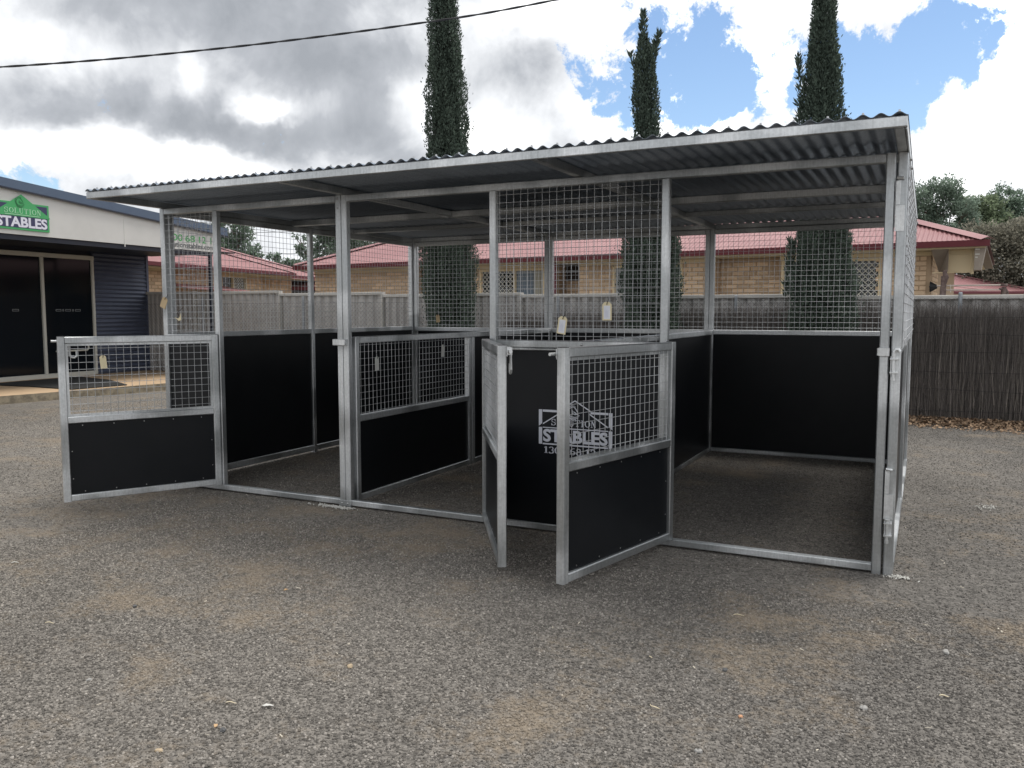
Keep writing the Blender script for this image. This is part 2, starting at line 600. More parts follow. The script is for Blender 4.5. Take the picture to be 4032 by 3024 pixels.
def text_obj(name, body, size, mat, parent, loc, rot, bold=0.0, xscale=1.0, depth=0.002, align='LEFT', spacing=1.0):
    cu = bpy.data.curves.new(name, 'FONT')
    cu.body = body
    cu.size = size
    cu.offset = bold
    cu.extrude = depth
    cu.align_x = align
    cu.space_character = spacing
    cu.resolution_u = 4
    tmp = bpy.data.objects.new('tmp_text', cu)
    COL.objects.link(tmp)
    dg = bpy.context.evaluated_depsgraph_get()
    me = bpy.data.meshes.new_from_object(tmp.evaluated_get(dg))
    bpy.data.objects.remove(tmp)
    bpy.data.curves.remove(cu)
    me.materials.clear()
    me.materials.append(mat)
    o = link(name, me, parent, loc)
    o.rotation_euler = rot
    o.scale = (xscale, 1, 1)
    return o


def text_fit(name, body, mat, parent, x0, x1, y, z0, z1, bold=0.0, depth=0.0008):
    o = text_obj(name, body, 1.0, mat, parent, (0, 0, 0), (R(90), 0, 0), bold, 1.0, depth)
    vx = [v.co.x for v in o.data.vertices]
    vy = [v.co.y for v in o.data.vertices]
    kx, ky = (x1 - x0) / (max(vx) - min(vx)), (z1 - z0) / (max(vy) - min(vy))
    for v in o.data.vertices:
        v.co = ((v.co.x - min(vx)) * kx, (v.co.y - min(vy)) * ky, v.co.z)
    o.location = (x0, y, z0)
    return o


def serif_word(mb, word, x, z, h, w, gap, depth_y, t=0.16, mat=0):
    """upright serif capitals built from bars, lying in the xz plane, facing -y"""
    y0, y1 = depth_y

    def bar(ax, az_, bx, bz, th):
        dx, dz = bx - ax, bz - az_
        L_ = math.hypot(dx, dz)
        nx_, nz_ = -dz / L_ * th / 2, dx / L_ * th / 2
        pts = [(ax + nx_, y0, az_ + nz_), (bx + nx_, y0, bz + nz_), (bx - nx_, y0, bz - nz_), (ax - nx_, y0, az_ - nz_)]
        mb.prism(pts, (0, y1 - y0, 0), mat)

    def ring(cx, cz, rx, rz, th_thick, th_thin, a0=0, a1=360, n=14):
        for i in range(n):
            a = R(a0 + (a1 - a0) * i / n)
            b_ = R(a0 + (a1 - a0) * (i + 1) / n)
            am = (a + b_) / 2
            th = th_thin + (th_thick - th_thin) * abs(math.cos(am)) ** 1.5
            bar(cx + rx * math.cos(a), cz + rz * math.sin(a), cx + rx * math.cos(b_), cz + rz * math.sin(b_), th)
    for ch in word:
        T_, t_ = h * t, h * 0.06
        if ch == 'S':
            ring(x + w * .45, z + h * .73, w * .33, h * .22, T_ * .7, t_, 20, 270)
            ring(x + w * .45, z + h * .27, w * .36, h * .23, T_ * .8, t_, -160, 90)
            bar(x + w * .78, z + h * .62, x + w * .78, z + h, t_)
            bar(x + w * .08, z, x + w * .08, z + h * .36, t_)
        elif ch == 'O' or ch == '0':
            ww = w if ch == 'O' else w * .7
            ring(x + ww * .5, z + h * .5, ww * .42, h * .46, T_, t_)
            if ch == '0':
                x -= w * .25
        elif ch == 'L':
            bar(x + w * .25, z, x + w * .25, z + h, T_)
            bar(x, z + h - t_ / 2, x + w * .5, z + h - t_ / 2, t_)
            bar(x, z + t_ / 2, x + w * .9, z + t_ / 2, t_)
            bar(x + w * .87, z, x + w * .87, z + h * .3, t_)
        elif ch == 'U':
            bar(x + w * .2, z + h * .3, x + w * .2, z + h, T_)
            bar(x + w * .8, z + h * .3, x + w * .8, z + h, t_)
            ring(x + w * .5, z + h * .3, w * .3, h * .27, T_ * .6, t_ * 1.5, 180, 360)
            bar(x, z + h - t_ / 2, x + w * .4, z + h - t_ / 2, t_)
            bar(x + w * .65, z + h - t_ / 2, x + w * .97, z + h - t_ / 2, t_)
        elif ch == 'T':
            bar(x + w * .5, z, x + w * .5, z + h, T_)
            bar(x + w * .05, z + h - t_ / 2, x + w * .95, z + h - t_ / 2, t_)
            bar(x + w * .07, z + h * .72, x + w * .07, z + h, t_)
            bar(x + w * .93, z + h * .72, x + w * .93, z + h, t_)
            bar(x + w * .25, z + t_ / 2, x + w * .75, z + t_ / 2, t_)
        elif ch in 'I1':
            bar(x + w * .3, z, x + w * .3, z + h, T_)
            bar(x + w * .05, z + t_ / 2, x + w * .55, z + t_ / 2, t_)
            if ch == 'I':
                bar(x + w * .05, z + h - t_ / 2, x + w * .55, z + h - t_ / 2, t_)
            else:
                bar(x + w * .05, z + h * .82, x + w * .3, z + h, t_ * 1.5)
            x -= w * .38
        elif ch == 'N':
            bar(x + w * .18, z, x + w * .18, z + h, t_)
            bar(x + w * .82, z, x + w * .82, z + h, t_)
            bar(x + w * .18, z + h, x + w * .82, z, T_)
            bar(x, z + t_ / 2, x + w * .36, z + t_ / 2, t_)
            bar(x + w * .62, z + h - t_ / 2, x + w, z + h - t_ / 2, t_)
        elif ch == '3':
            ring(x + w * .3, z + h * .74, w * .26, h * .22, T_ * .8, t_, -90, 160)
            ring(x + w * .3, z + h * .27, w * .3, h * .24, T_, t_, -160, 90)
            x -= w * .28
        elif ch == '6':
            ring(x + w * .34, z + h * .3, w * .27, h * .27, T_ * .8, t_)
            ring(x + w * .48, z + h * .42, w * .42, h * .54, T_ * .8, t_, 75, 190)
            x -= w * .25
        elif ch == '8':
            ring(x + w * .32, z + h * .74, w * .22, h * .22, T_ * .8, t_)
            ring(x + w * .32, z + h * .27, w * .28, h * .25, T_ * .9, t_)
            x -= w * .3
        elif ch == '2':
            ring(x + w * .3, z + h * .7, w * .26, h * .27, T_ * .8, t_, -30, 170)
            bar(x + w * .5, z + h * .55, x + w * .06, z + h * .06, t_ * 2)
            bar(x + w * .03, z + h * .06, x + w * .6, z + h * .06, T_ * .8)
            x -= w * .28
        elif ch == ' ':
            x -= w * .55
        x += w + gap
    return x


def horse_strokes(mb, ox, oz, sc, y0, y1, th, mat=0):
    """flowing line emblem: crest, mane sweep and muzzle of a horse head"""
    S1 = [[(.62, .98), (.35, 1.0), (.12, .86), (.0, .60), (.06, .32), (.25, .10), (.55, .04), (.9, .10)],
          [(.60, .90), (.38, .90), (.20, .78), (.10, .58), (.14, .36), (.30, .20), (.6, .14), (.98, .22)],
          [(.66, .96), (.62, .84), (.70, .78), (.80, .62), (.90, .48)],
          [(.46, .66), (.42, .50), (.50, .40), (.66, .36), (.84, .38), (1.0, .30)],
          [(.50, .56), (.62, .52), (.74, .44)],
          [(.10, .30), (.22, .04), (.48, -.06), (.74, -.02)]]
    for st in S1:
        for i in range(len(st) - 1):
            (ax, az_), (bx, bz) = st[i], st[i + 1]
            ax, bx = ox + ax * sc, ox + bx * sc
            az_, bz = oz + az_ * sc, oz + bz * sc
            dx, dz = bx - ax, bz - az_
            L_ = math.hypot(dx, dz)
            k0 = 0.45 + 0.55 * math.sin(math.pi * (i + .3) / len(st))
            k1 = 0.45 + 0.55 * math.sin(math.pi * (i + 1.3) / len(st))
            nx_, nz_ = -dz / L_ * th / 2, dx / L_ * th / 2
            mb.prism([(ax + nx_ * k0, y0, az_ + nz_ * k0), (bx + nx_ * k1, y0, bz + nz_ * k1), (bx - nx_ * k1, y0, bz - nz_ * k1), (ax - nx_ * k0, y0, az_ - nz_ * k0)], (0, y1 - y0, 0), mat)


# local frame of the shop: x runs along the front (away from the yard), y goes into the shop, faces -y
SHOP_RZ = math.atan2(1.0, -0.06)
shop = thing('shop_building', 'navy steel clad shop with off-white gable, blue roof edge and dark glass doors', 'shop', (-7.35, 3.2, 0), SHOP_RZ)
ROOF_END = 5.2


def gz(s, top):      # roof line of the gable falls away from the yard centre
    return (3.517 - 0.069 * s) if top else (3.367 - 0.0727 * s)


RIDGE = -4.0
# gable sheets, split at the visible joint
for (a, b_) in ((RIDGE, 2.578), (2.582, 5.0)):
    mb = MB()
    mb.prism([(a, 0.0, 2.645), (b_, 0.0, 2.645), (b_, 0.0, gz(b_, False) + .02), (a, 0.0, gz(a, False) + .02)], (0, 0.03, 0))
    mb.build('gable_sheet', CREAM_PANEL, shop)
mb = MB()
mb.box(2.570, 2.590, -0.006, 0.0, 2.60, gz(2.58, False))
mb.build('joint_strip', CREAM_PANEL, shop)
mb = MB()
mb.prism([(RIDGE, -0.05, gz(RIDGE, False)), (ROOF_END, -0.05, gz(ROOF_END, False)), (ROOF_END, -0.05, gz(ROOF_END, True)), (RIDGE, -0.05, gz(RIDGE, True))], (0, 0.045, 0))
mb.prism([(RIDGE, -0.056, gz(RIDGE, False) - .012), (ROOF_END, -0.056, gz(ROOF_END, False) - .012), (ROOF_END, -0.056, gz(ROOF_END, False) + .014), (RIDGE, -0.056, gz(RIDGE, False) + .014)], (0, 0.005, 0), 1)
mb.build('barge_board', [NAVY_ROOF, NAVY_DARK], shop)
mb = MB()
mb.prism([(RIDGE, -0.005, gz(RIDGE, True) - .02), (ROOF_END, -0.005, gz(ROOF_END, True) - .02), (ROOF_END, -0.005, gz(ROOF_END, True)), (RIDGE, -0.005, gz(RIDGE, True))], (0, 12.0, 0))
mb.prism([(RIDGE, -0.05, gz(RIDGE, True)), (RIDGE, 12, gz(RIDGE, True)), (RIDGE - 10.5, 12, 3.0), (RIDGE - 10.5, -0.05, 3.0)], (0, 0, -.03))
mb.build('roof', NAVY_ROOF, shop)
# verandah soffit and beam
mb = MB()
mb.box(-4.0, 5.5, 0.032, 2.4, 2.66, 2.68)
mb.box(-4.0, 4.83, 0.034, 0.10, 2.56, 2.655)
mb.build('verandah_ceiling', NAVY_DARK, shop)
mb = MB()
mb.rbox(4.76, 4.815, 0.04, 0.095, 0.0, 2.56, 'z')
mb.build('verandah_post', NAVY_DARK, shop)
# front wall, offset back from the gable: its face is at local y = 2.49; s0 shifts door coordinates
WY, DS = 2.30, 1.734
# the corrugated cladding (horizontal ribs) right of the door, and solid wall elsewhere
D1 = 2.12 + DS
WR = 3.50 + DS


def ribs(z0, z1, pitch, amp, x0, x1, y):
    n = int((z1 - z0) / pitch * 8)
    V_, F_ = [], []
    for i in range(n + 1):
        z = z0 + (z1 - z0) * i / n
        ph = ((z - z0) / pitch) % 1.0
        prof = 0.5 - 0.5 * math.cos(2 * math.pi * ph)
        V_ += [(x0, y - amp * prof, z), (x1, y - amp * prof, z)]
    for i in range(n):
        F_.append((2 * i, 2 * i + 1, 2 * i + 3, 2 * i + 2))
    return V_, F_


mb = MB()
V_, F_ = ribs(0.13, 2.66, 0.0872, 0.026, D1 + 0.006, WR, WY)
mb.add(V_, F_)
mb.box(D1 + 0.006, WR, WY + 0.005, WY + 0.1, 0.0, 2.66)
mb.build('wall_cladding', NAVY, shop)
mb = MB()
mb.rbox(WR - 0.015, WR + 0.05, WY - 0.035, WY + 0.04, 0.0, 2.66, 'z')
mb.build('corner_flashing', NAVY, shop)
mb = MB()
mb.box(WR - 0.01, WR + 0.03, WY + 0.04, 12, 0.0, 2.9)
mb.box(-5.0, D1 + 0.005, WY + 0.055, WY + 0.12, 2.56, 2.9)
mb.box(-5.0, DS - 2.3, WY, WY + 0.12, 0.0, 2.56)
mb.build('wall', NAVY_DARK, shop)
# glass doors
mb = MB()
dx0 = DS - 2.25
zt, zb = 2.48, 0.14
for a, b_ in ((dx0, dx0 + .05), (DS - 1.16, DS - 1.10), (DS + 0.915, DS + 0.975), (D1 - 0.05, D1 + 0.005)):
    mb.rbox(a, b_, WY - 0.03, WY + 0.05, zb, zt, 'z')
mb.rbox(dx0, D1 + 0.005, WY - 0.031, WY + 0.051, zt, zt + .085, 'x')
mb.rbox(dx0, D1 - 0.05, WY - 0.04, WY + 0.051, zb - .012, zb + .075, 'x')
door = mb.build('glass_door', DOOR_FRAME, shop)
for a, b_ in ((dx0 + .05, DS - 1.16), (DS - 1.10, DS + .915), (DS + .975, D1 - .05)):
    MB().box(a, b_, WY + .01, WY + .02, zb + .07, zt).build('pane', DARK_GLASS, door)
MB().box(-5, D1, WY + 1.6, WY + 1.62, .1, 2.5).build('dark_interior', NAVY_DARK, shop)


def outline(mb, x0, x1, z0, z1, y, t=.008):
    mb.box(x0, x1, y - .002, y, z0, z0 + t)
    mb.box(x0, x1, y - .002, y, z1 - t, z1)
    mb.box(x0, x0 + t, y - .002, y, z0 + t, z1 - t)
    mb.box(x1 - t, x1, y - .002, y, z0 + t, z1 - t)


for a, b_ in ((1.225, 1.345), (1.375, 1.405), (1.44, 1.565), (1.60, 1.63), (1.665, 1.79), (.31, .44)):
    mb = MB()
    outline(mb, a + DS, b_ + DS, 1.435, 1.475, WY + .009)
    mb.build('safety_decal', DECAL, door)
mb = MB()
hx = DS + 1.86
mb.tube([(hx, WY - .03, .80), (hx, WY - .09, .80), (hx, WY - .09, .68), (hx - .03, WY - .09, .65), (hx - .75, WY - .09, .65)], .017, 8)
mb.build('door_handle', DOOR_FRAME, door, smooth=True)
# phone number and web address printed on the gable
for word, xa_, xb_ in (('1300', 3.50, 3.985), ('68', 4.055, 4.315), ('12', 4.42, 4.62), ('12', 4.74, 4.94)):
    text_fit('phone_lettering', word, PRINT_GREEN, shop, xa_, xb_, -0.003, 2.805, 2.935, 0.012)
text_fit('web_lettering', 'solutionstables.com', PRINT_BLACK, shop, 3.54, 4.84, -0.003, 2.685, 2.785, 0.006)
for ax_, az1 in ((1.55, 3.62), (1.9, 3.57)):
    mb = MB()
    mb.tube([(ax_, 1.0, 3.4), (ax_, 1.0, az1)], .004, 5)
    mb.build('aerial', SCREW, shop)

# the sign on the gable
sign = thing('shop_sign', 'green and navy shop sign with horse emblem and SOLUTION STABLES lettering on the gable', 'sign', (-7.35, 3.2, 0), SHOP_RZ)
SX0, SX1, SC = 0.083, 1.047, 0.565
MB().box(SX0, SX1, -0.022, -0.002, 2.718, 3.147).build('board', SIGN_GREEN, sign)
MB().box(SX0 + .035, SX1 - .035, -0.025, -0.022, 2.75, 3.118).build('navy_field', SIGN_NAVY, sign)
MB().prism([(SX0 - .005, -.030, 2.93), (SX1 + .005, -.030, 2.93), (SX1 + .005, -.030, 2.95), (SC, -.030, 3.274), (SX0 - .005, -.030, 2.95)], (0, .005, 0)).build('green_gable', SIGN_GREEN, sign)
mb = MB()
serif_word(mb, 'SOLUTION', .262, 2.972, .082, .074, .010, (-.034, -.030))
mb.box(.27, .87, -.033, -.030, 2.946, 2.956)
mb.build('solution_lettering', SIGN_MINT, sign)
text_fit('stables_lettering', 'STABLES', SIGN_WHITE, sign, .128, 1.005, -.0262, 2.757, 2.922, .035)
mb = MB()
horse_strokes(mb, .455, 3.075, .155, -.034, -.030, .0075)
mb.build('horse_emblem', SIGN_DARKGREEN, sign)

# slab in front of the shop and its mat
mb = MB()
E0 = [(-7.30, 1.0), (-7.16, 3.13), (-6.98, 4.4), (-6.80, 6.0), (-6.78, 8.4)]
top = [(x, y, .13) for x, y in E0] + [(-12, 8.4, .13), (-12, 1.0, .13)]
mb.poly(top, 0)
for i in range(len(E0) - 1):
    (ax, ay), (bx, by) = E0[i], E0[i + 1]
    mb.poly([(ax, ay, -.02), (bx, by, -.02), (bx, by, .13), (ax, ay, .13)][::1], 1)
mb.poly([(-7.30, 1.0, -.02), (-12, 1.0, -.02), (-12, 1.0, .13), (-7.30, 1.0, .13)], 1)
mb.poly([(-6.78, 8.4, -.02), (-12, 8.4, -.02), (-12, 8.4, .13), (-6.78, 8.4, .13)], 1)
structure(mb.build('pavement', [SLAB, SLAB_EDGE]))
mb = MB()
MP = [(-9.35, 4.25), (-8.3, 4.36), (-7.12, 4.33), (-7.04, 5.33), (-8.2, 5.9), (-9.5, 6.2)]
mb.prism([(x, y, .134) for x, y in MP], (0, 0, .014))
tag(mb.build('door_mat', MAT_RUBBER), 'thin black rubber mat lying on the tan slab before the glass doors', 'mat')

# ================================================================== fences
ASB = material('grey_fibre_cement', (0.46, 0.44, 0.42), 0.9, var=(3.0, 0.7, (0.33, 0.315, 0.30), 6), bump=(50, 0.2, 0.003), coord='Object')
ASB_CAP = material('pale_fence_capping', (0.52, 0.50, 0.46), 0.8, var=(6.0, 0.5, (0.43, 0.41, 0.385), 4))
CHAIN = material('chain_wire', (0.11, 0.11, 0.11), 0.6, 0.4)
POSTM = material('grey_pipe_post', (0.33, 0.35, 0.37), 0.5, 0.6, var=(8.0, 0.5, (0.26, 0.28, 0.30), 3))
REED = material('brush_twig', (0.165, 0.147, 0.135), 0.95, island=0.38)
REED_TIP = material('pale_brush_tip', (0.28, 0.25, 0.22), 0.95, island=0.4)
MULCH = material('bark_chip', (0.26, 0.175, 0.11), 0.95, island=0.6)

FRZ = math.atan2(-0.05, 1.0)


def fence_y(x):
    return 7.80 - 0.05 * x


# x of step, capping top height to the right of it
STEPS = [(-10.2, 1.86), (-8.4, 1.845), (-5.95, 1.79), (-3.4, 1.745), (-0.5, 1.71), (1.95, 1.675), (4.4, 1.64), (6.85, 1.615), (9.3, 1.59), (11.8, 1.59)]
fence = thing('corrugated_fence', 'tall grey corrugated fibre cement fence with pale capping behind the stable', 'fence', (0, 7.80, 0), FRZ)
PITCH, AMP = 0.175, 0.030
NSEG = 14
SW = PITCH * 6


def fence_sheet_mesh(h):
    V_, F_ = [], []
    n = 6 * NSEG
    for i in range(n + 1):
        x = SW * i / n
        c_ = .5 + .5 * math.cos(2 * math.pi * x / PITCH)
        yv = -.012 + .062 * max(0.0, (c_ - .42) / .58) ** .8
        V_ += [(x, yv, 0.02), (x, yv, h)]
    for i in range(n):
        F_.append((2 * i, 2 * i + 2, 2 * i + 3, 2 * i + 1))
    me = bpy.data.meshes.new('fence_sheet')
    me.from_pydata(V_, [], F_)
    me.materials.append(ASB)
    me.polygons.foreach_set('use_smooth', [True] * len(F_))
    return me


for i in range(len(STEPS) - 1):
    x0, h = STEPS[i]
    x1 = STEPS[i + 1][0]
    me = fence_sheet_mesh(h - .05)
    n = max(1, round((x1 - x0) / SW))
    for j in range(n):
        o = link('fence_sheet', me, fence, (x0 + (x1 - x0) * j / n, 0.004 * (j % 2), 0))
        o.scale = ((x1 - x0) / n / SW * 1.01, 1, 1)
    mb = MB()
    mb.rbox(x0 + .004, x1 - .004, -.045, .045, h - .055, h, 'x', .006)
    mb.build('capping', ASB_CAP, fence)
    mb = MB()
    mb.box(x0 - .035, x0 + .0, -.05, .04, 0, h)
    mb.build('joint_post', ASB_CAP, fence)

chain = thing('chain_link_fence', 'chain link wire fence on grey pipe posts in front of the corrugated fence', 'fence', (0, 7.66, 0), FRZ)
for x, h in ((8.85, 1.66), (5.95, 1.675), (3.08, 1.665), (0.22, 1.68), (-2.55, 1.70), (-5.25, 1.72), (-8.05, 1.74)):
    mb = MB()
    mb.tube([(x, 0, 0), (x, 0, h - .015), (x, 0, h)], [.024, .024, .017], 12)
    mb.tube([(x, 0, h - .075), (x, 0, h - .06)], .0265, 12)
    mb.build('post', POSTM, chain, smooth=False)
mb = MB()
H = 1.60
dia = 0.085
x = -10.0
while x < 9.5:
    for sgn in (1, -1):
        k = H * sgn
        a = [x, 0.0 + (.003 if sgn > 0 else -.003), .02]
        b_ = [x + k, a[1], H]
        mb.tube([a, b_], .0021, 3, cap=False)
    mb.tube([(x - .012, 0, H - .012), (x, 0, H + .012), (x + .012, 0, H - .012)], .0016, 3, cap=False)
    x += dia
mb.tube([(-10, 0.006, H - .01), (9.5, 0.006, H - .01)], .002, 4)
mb.tube([(-10, 0.006, .8), (9.5, 0.006, .8)], .002, 4)
stuff(mb.build('wire_netting', CHAIN, chain))

# brush fence: thousands of thin twigs wired to the netting
brush = thing('brush_fence', 'dark brown brushwood screen of upright twigs tied along the chain link', 'fence', (0, 7.58, 0), FRZ)


def twigs(n, x0, x1, y0, y1, top_fn, jit, rmin, rmax, seed):
    rg = np.random.default_rng(seed)
    X = rg.uniform(x0, x1, n)
    Y = rg.uniform(y0, y1, n)
    Ht = top_fn(X) + rg.normal(0, jit, n)
    Z0 = np.where(rg.random(n) < 0.6, 0.0, rg.uniform(0, .9, n))
    short = rg.random(n) < .72
    ln_ = rg.uniform(.22, .7, n)
    Z0 = np.where(short, rg.uniform(0, 1, n) * (Ht - .15), Z0)
    Ht = np.where(short, np.minimum(Ht, Z0 + ln_), Ht)
    lean = rg.normal(0, .05, (n, 2))
    r0 = rg.uniform(rmin, rmax, n)
    V_ = np.zeros((n, 6, 3))
    for k in range(3):
        a = 2 * math.pi * k / 3 + rg.uniform(0, 6, n)
        V_[:, k, 0] = X + np.cos(a) * r0
        V_[:, k, 1] = Y + np.sin(a) * r0
        V_[:, k, 2] = Z0
        V_[:, k + 3, 0] = X + lean[:, 0] * (Ht - Z0) + np.cos(a) * r0 * .4
        V_[:, k + 3, 1] = Y + lean[:, 1] * (Ht - Z0) * .3 + np.sin(a) * r0 * .4
        V_[:, k + 3, 2] = Ht
    base = (np.arange(n) * 6)[:, None]
    Fq = np.concatenate([base + np.array([[k, (k + 1) % 3, 3 + (k + 1) % 3, 3 + k]]) for k in range(3)])
    return V_.reshape(-1, 3), Fq


def brush_top(X):
    return np.interp(X, [-1.0, 2.0, 5.0, 9.0], [1.30, 1.40, 1.475, 1.49])


V_, F_ = twigs(30000, -0.7, 9.2, -.035, .02, brush_top, .055, .0015, .0036, 11)
stuff(np_mesh('brushwood', V_, F_, REED, brush))
V_, F_ = twigs(1300, -0.7, 9.2, -.045, -.03, lambda X: brush_top(X) * np.random.default_rng(5).uniform(.35, 1.03, len(X)), .05, .0015, .003, 12)
stuff(np_mesh('pale_twigs', V_, F_, REED_TIP, brush))
for z in (.15, .42, .66, .90, 1.14, 1.36):
    mb = MB()
    pts = [(xx, -.048, z + .012 * math.sin(xx * 1.9 + z * 9) - .01 * (xx < 1)) for xx in np.linspace(-.6, 9.2, 40)]
    mb.tube(pts, .0022, 4)
    mb.build('binding_wire', BLACK_PLASTIC, brush)

# bark mulch strip along its foot
rg = np.random.default_rng(21)
n = 24000
X = rg.uniform(-1.0, 9.2, n)
off = np.abs(rg.normal(0, .33, n))
off = np.where(off > .95, rg.uniform(0, .6, n), off)
Y = fence_y(X) - .22 - off
Z = .02 * rg.random(n) + .055 * np.exp(-off * 3.0)
ln = rg.uniform(.006, .024, n)
wd = ln * rg.uniform(.25, .6, n)
an = rg.uniform(0, 6.283, n)
u = np.stack([np.cos(an), np.sin(an), rg.normal(0, .35, n)], 1) * ln[:, None]
w_ = np.stack([-np.sin(an), np.cos(an), rg.normal(0, .45, n)], 1) * wd[:, None]
c0 = np.stack([X, Y, Z], 1)
V_ = np.stack([c0 - u - w_, c0 + u - w_, c0 + u + w_, c0 - u + w_], 1).reshape(-1, 3)
F_ = np.arange(4 * n).reshape(-1, 4)
stuff(np_mesh('bark_mulch', V_, F_, MULCH))

# ================================================================== the stable
stable = thing('horse_stable', 'galvanised three bay horse stable with black boards, mesh panels and flat corrugated roof', 'stable')
T = 0.048
W = 1.8
ZM0, ZM1 = 1.192, 1.240      # mid rail
ZT0, ZT1 = 2.197, 2.245      # top rail
BK = 3.647                   # front face of the back wall


def post(x0, x1, y0, y1, z0=0.0, z1=ZT1):
    return MB().rbox(x0, x1, y0, y1, z0, z1, 'z').build('post', GALV, stable)


def rail(axis, x0, x1, y0, y1, z0, z1, name='rail', parent=None):
    return MB().rbox(x0, x1, y0, y1, z0, z1, axis).build(name, GALV, parent or stable)


def mesh_panel(axis, a0, a1, z0, z1, c, parent=None, pitch=0.05, r=0.0018, over=0.012, wob=0.0, sg=1.0):
    """welded wire mesh; axis 'x': wires span x=a0..a1 at y=c, axis 'y': span y at x=c"""
    mb = MB()
    n = max(1, round((a1 - a0) / pitch))
    off = ((a1 - a0) - (n - 1) * pitch) / 2

    def P(a, z, d):
        return (a, c + d, z) if axis == 'x' else (c + d, a, z)
    for i in range(n):
        a = a0 + off + i * pitch
        d = wob * math.sin(i * .9) * .5
        mb.tube([P(a, z0 - over, 0.0021 * sg), P(a, (z0 + z1) / 2, .0021 * sg + d), P(a, z1 + over, 0.0021 * sg)] if wob else [P(a, z0 - over, 0.0021 * sg), P(a, z1 + over, 0.0021 * sg)], r, 5, cap=False)
    n = max(1, round((z1 - z0) / pitch))
    off = ((z1 - z0) - (n - 1) * pitch) / 2
    for i in range(n):
        z = z0 + off + i * pitch
        if wob:
            k = 14
            pts = [P(a0 - over + (a1 - a0 + 2 * over) * t / k, z, -.0021 * sg + wob * math.sin(t * 2.1 + i)) for t in range(k + 1)]
        else:
            pts = [P(a0 - over, z, -0.0021 * sg), P(a1 + over, z, -0.0021 * sg)]
        mb.tube(pts, r, 5, cap=False)
    return stuff(mb.build('wire_mesh', GALV_WIRE, parent or stable, smooth=True))


def board(x0, x1, y0, y1, z0, z1, parent=None):
    return MB().box(x0, x1, y0, y1, z0, z1).build('kick_board', BOARD, parent or stable)


# --- front wall
for a in (0.0, 0.567, 1.756, 1.807, 2.995, 4.140, 5.342):
    post(a, a + T - .001, 0.0, T, 0.0 if a in (0.0, 1.756, 1.807, 5.342) else 0.052, ZT1 if a in (0.0, 1.756, 1.807, 5.342) else ZT0 - .001)
for a, b_ in ((T, 1.755), (1.855, 5.341)):
    rail('x', a, b_, 0.001, T - .001, ZT0, ZT1, 'top_rail')
    rail('x', a, b_, 0.001, T - .001, 0.013, 0.054, 'bottom_rail')
for a, b_ in ((T, .566), (3.043, 4.139)):
    rail('x', a, b_, 0.001, T - .001, ZM0, ZM1, 'mid_rail')
rail('x', 3.043, 4.139, 0.006, .040, 1.174, 1.1915, 'board_channel')
mesh_panel('x', T, .567, ZM1, ZT0, .012)
mesh_panel('x', 3.043, 4.140, ZM1, ZT0, .012)
board(T, .567, .018, .030, .0515, ZM0)
logo_board = board(3.043, 4.140, .018, .030, .0515, 1.174)
# tie plate with two dome bolts where the first two panels meet
mb = MB()
mb.rbox(1.752, 1.857, -.005, -.0005, .004, .050, 'x', .001)
mb.build('tie_plate', GALV, stable)


def dome(x, y, z, r=.008, n=8):
    mb = MB()
    mb.tube([(x, y, z), (x, y - r * .4, z), (x, y - r * .75, z), (x, y - r * .9, z)], [r, r * .9, r * .5, r * .05], n)
    return mb.build('bolt', SCREW, stable, smooth=True)


dome(1.779, -.005, .028)
dome(1.828, -.005, .028)
dome(3.643, .001, 1.217, .009)
dome(1.779, .0, 2.222, .008)
dome(1.779, .0, 2.155, .006)

# --- stencilled logo on the front board
y0, y1 = .0165, .0180
mb = MB()
cx = 3.596
for sx in (-1, 1):
    xa, xb = cx + sx * .2495, cx + sx * .2265
    lo, hi = min(xa, xb), max(xa, xb)
    mb.prism([(xa, y0, .797), (xb, y0, .797), (xb, y0, .708), (xa, y0, .690)], (0, y1 - y0, 0))
    mb.box(lo, hi, y0, y1, .574, .683)
    for za, zb_ in ((.783, .797),):
        a_, b2 = cx + sx * .222, cx + sx * .105
        mb.box(min(a_, b2), max(a_, b2), y0, y1, za, zb_)
    # sloping roof line of the emblem, in two strokes per side
    for (xs_, zs_, xe_, ze_) in ((.0, .862, .110, .797), (.098, .782, .221, .705)):
        mb.prism([(cx + sx * xs_, y0, zs_ + .004), (cx + sx * xe_, y0, ze_ + .004), (cx + sx * xe_, y0, ze_ - .004), (cx + sx * xs_, y0, zs_ - .004)], (0, y1 - y0, 0))
mb.box(cx - .222, cx + .222, y0, y1, .679, .685)
mb.box(cx - .222, cx + .222, y0, y1, .572, .581)
horse_strokes(mb, cx - .055, .745, .085, y0, y1, .0055)
mb.build('logo_emblem', STENCIL, logo_board)
mb = MB()
serif_word(mb, 'SOLUTION', cx - .163, .698, .042, .036, .0045, (y0, y1))
mb.build('solution_lettering', STENCIL, logo_board)
text_fit('stables_lettering', 'STABLES', STENCIL, logo_board, cx - .219, cx + .219, .0172, .590, .673, .035)
xw = cx - .213
for word in ('1300', '68', '12', '12'):
    mb = MB()
    xw = serif_word(mb, word, xw, .516, .043, .050, .0045, (y0, y1), .24) + .022
    mb.build('phone_lettering', STENCIL, logo_board)

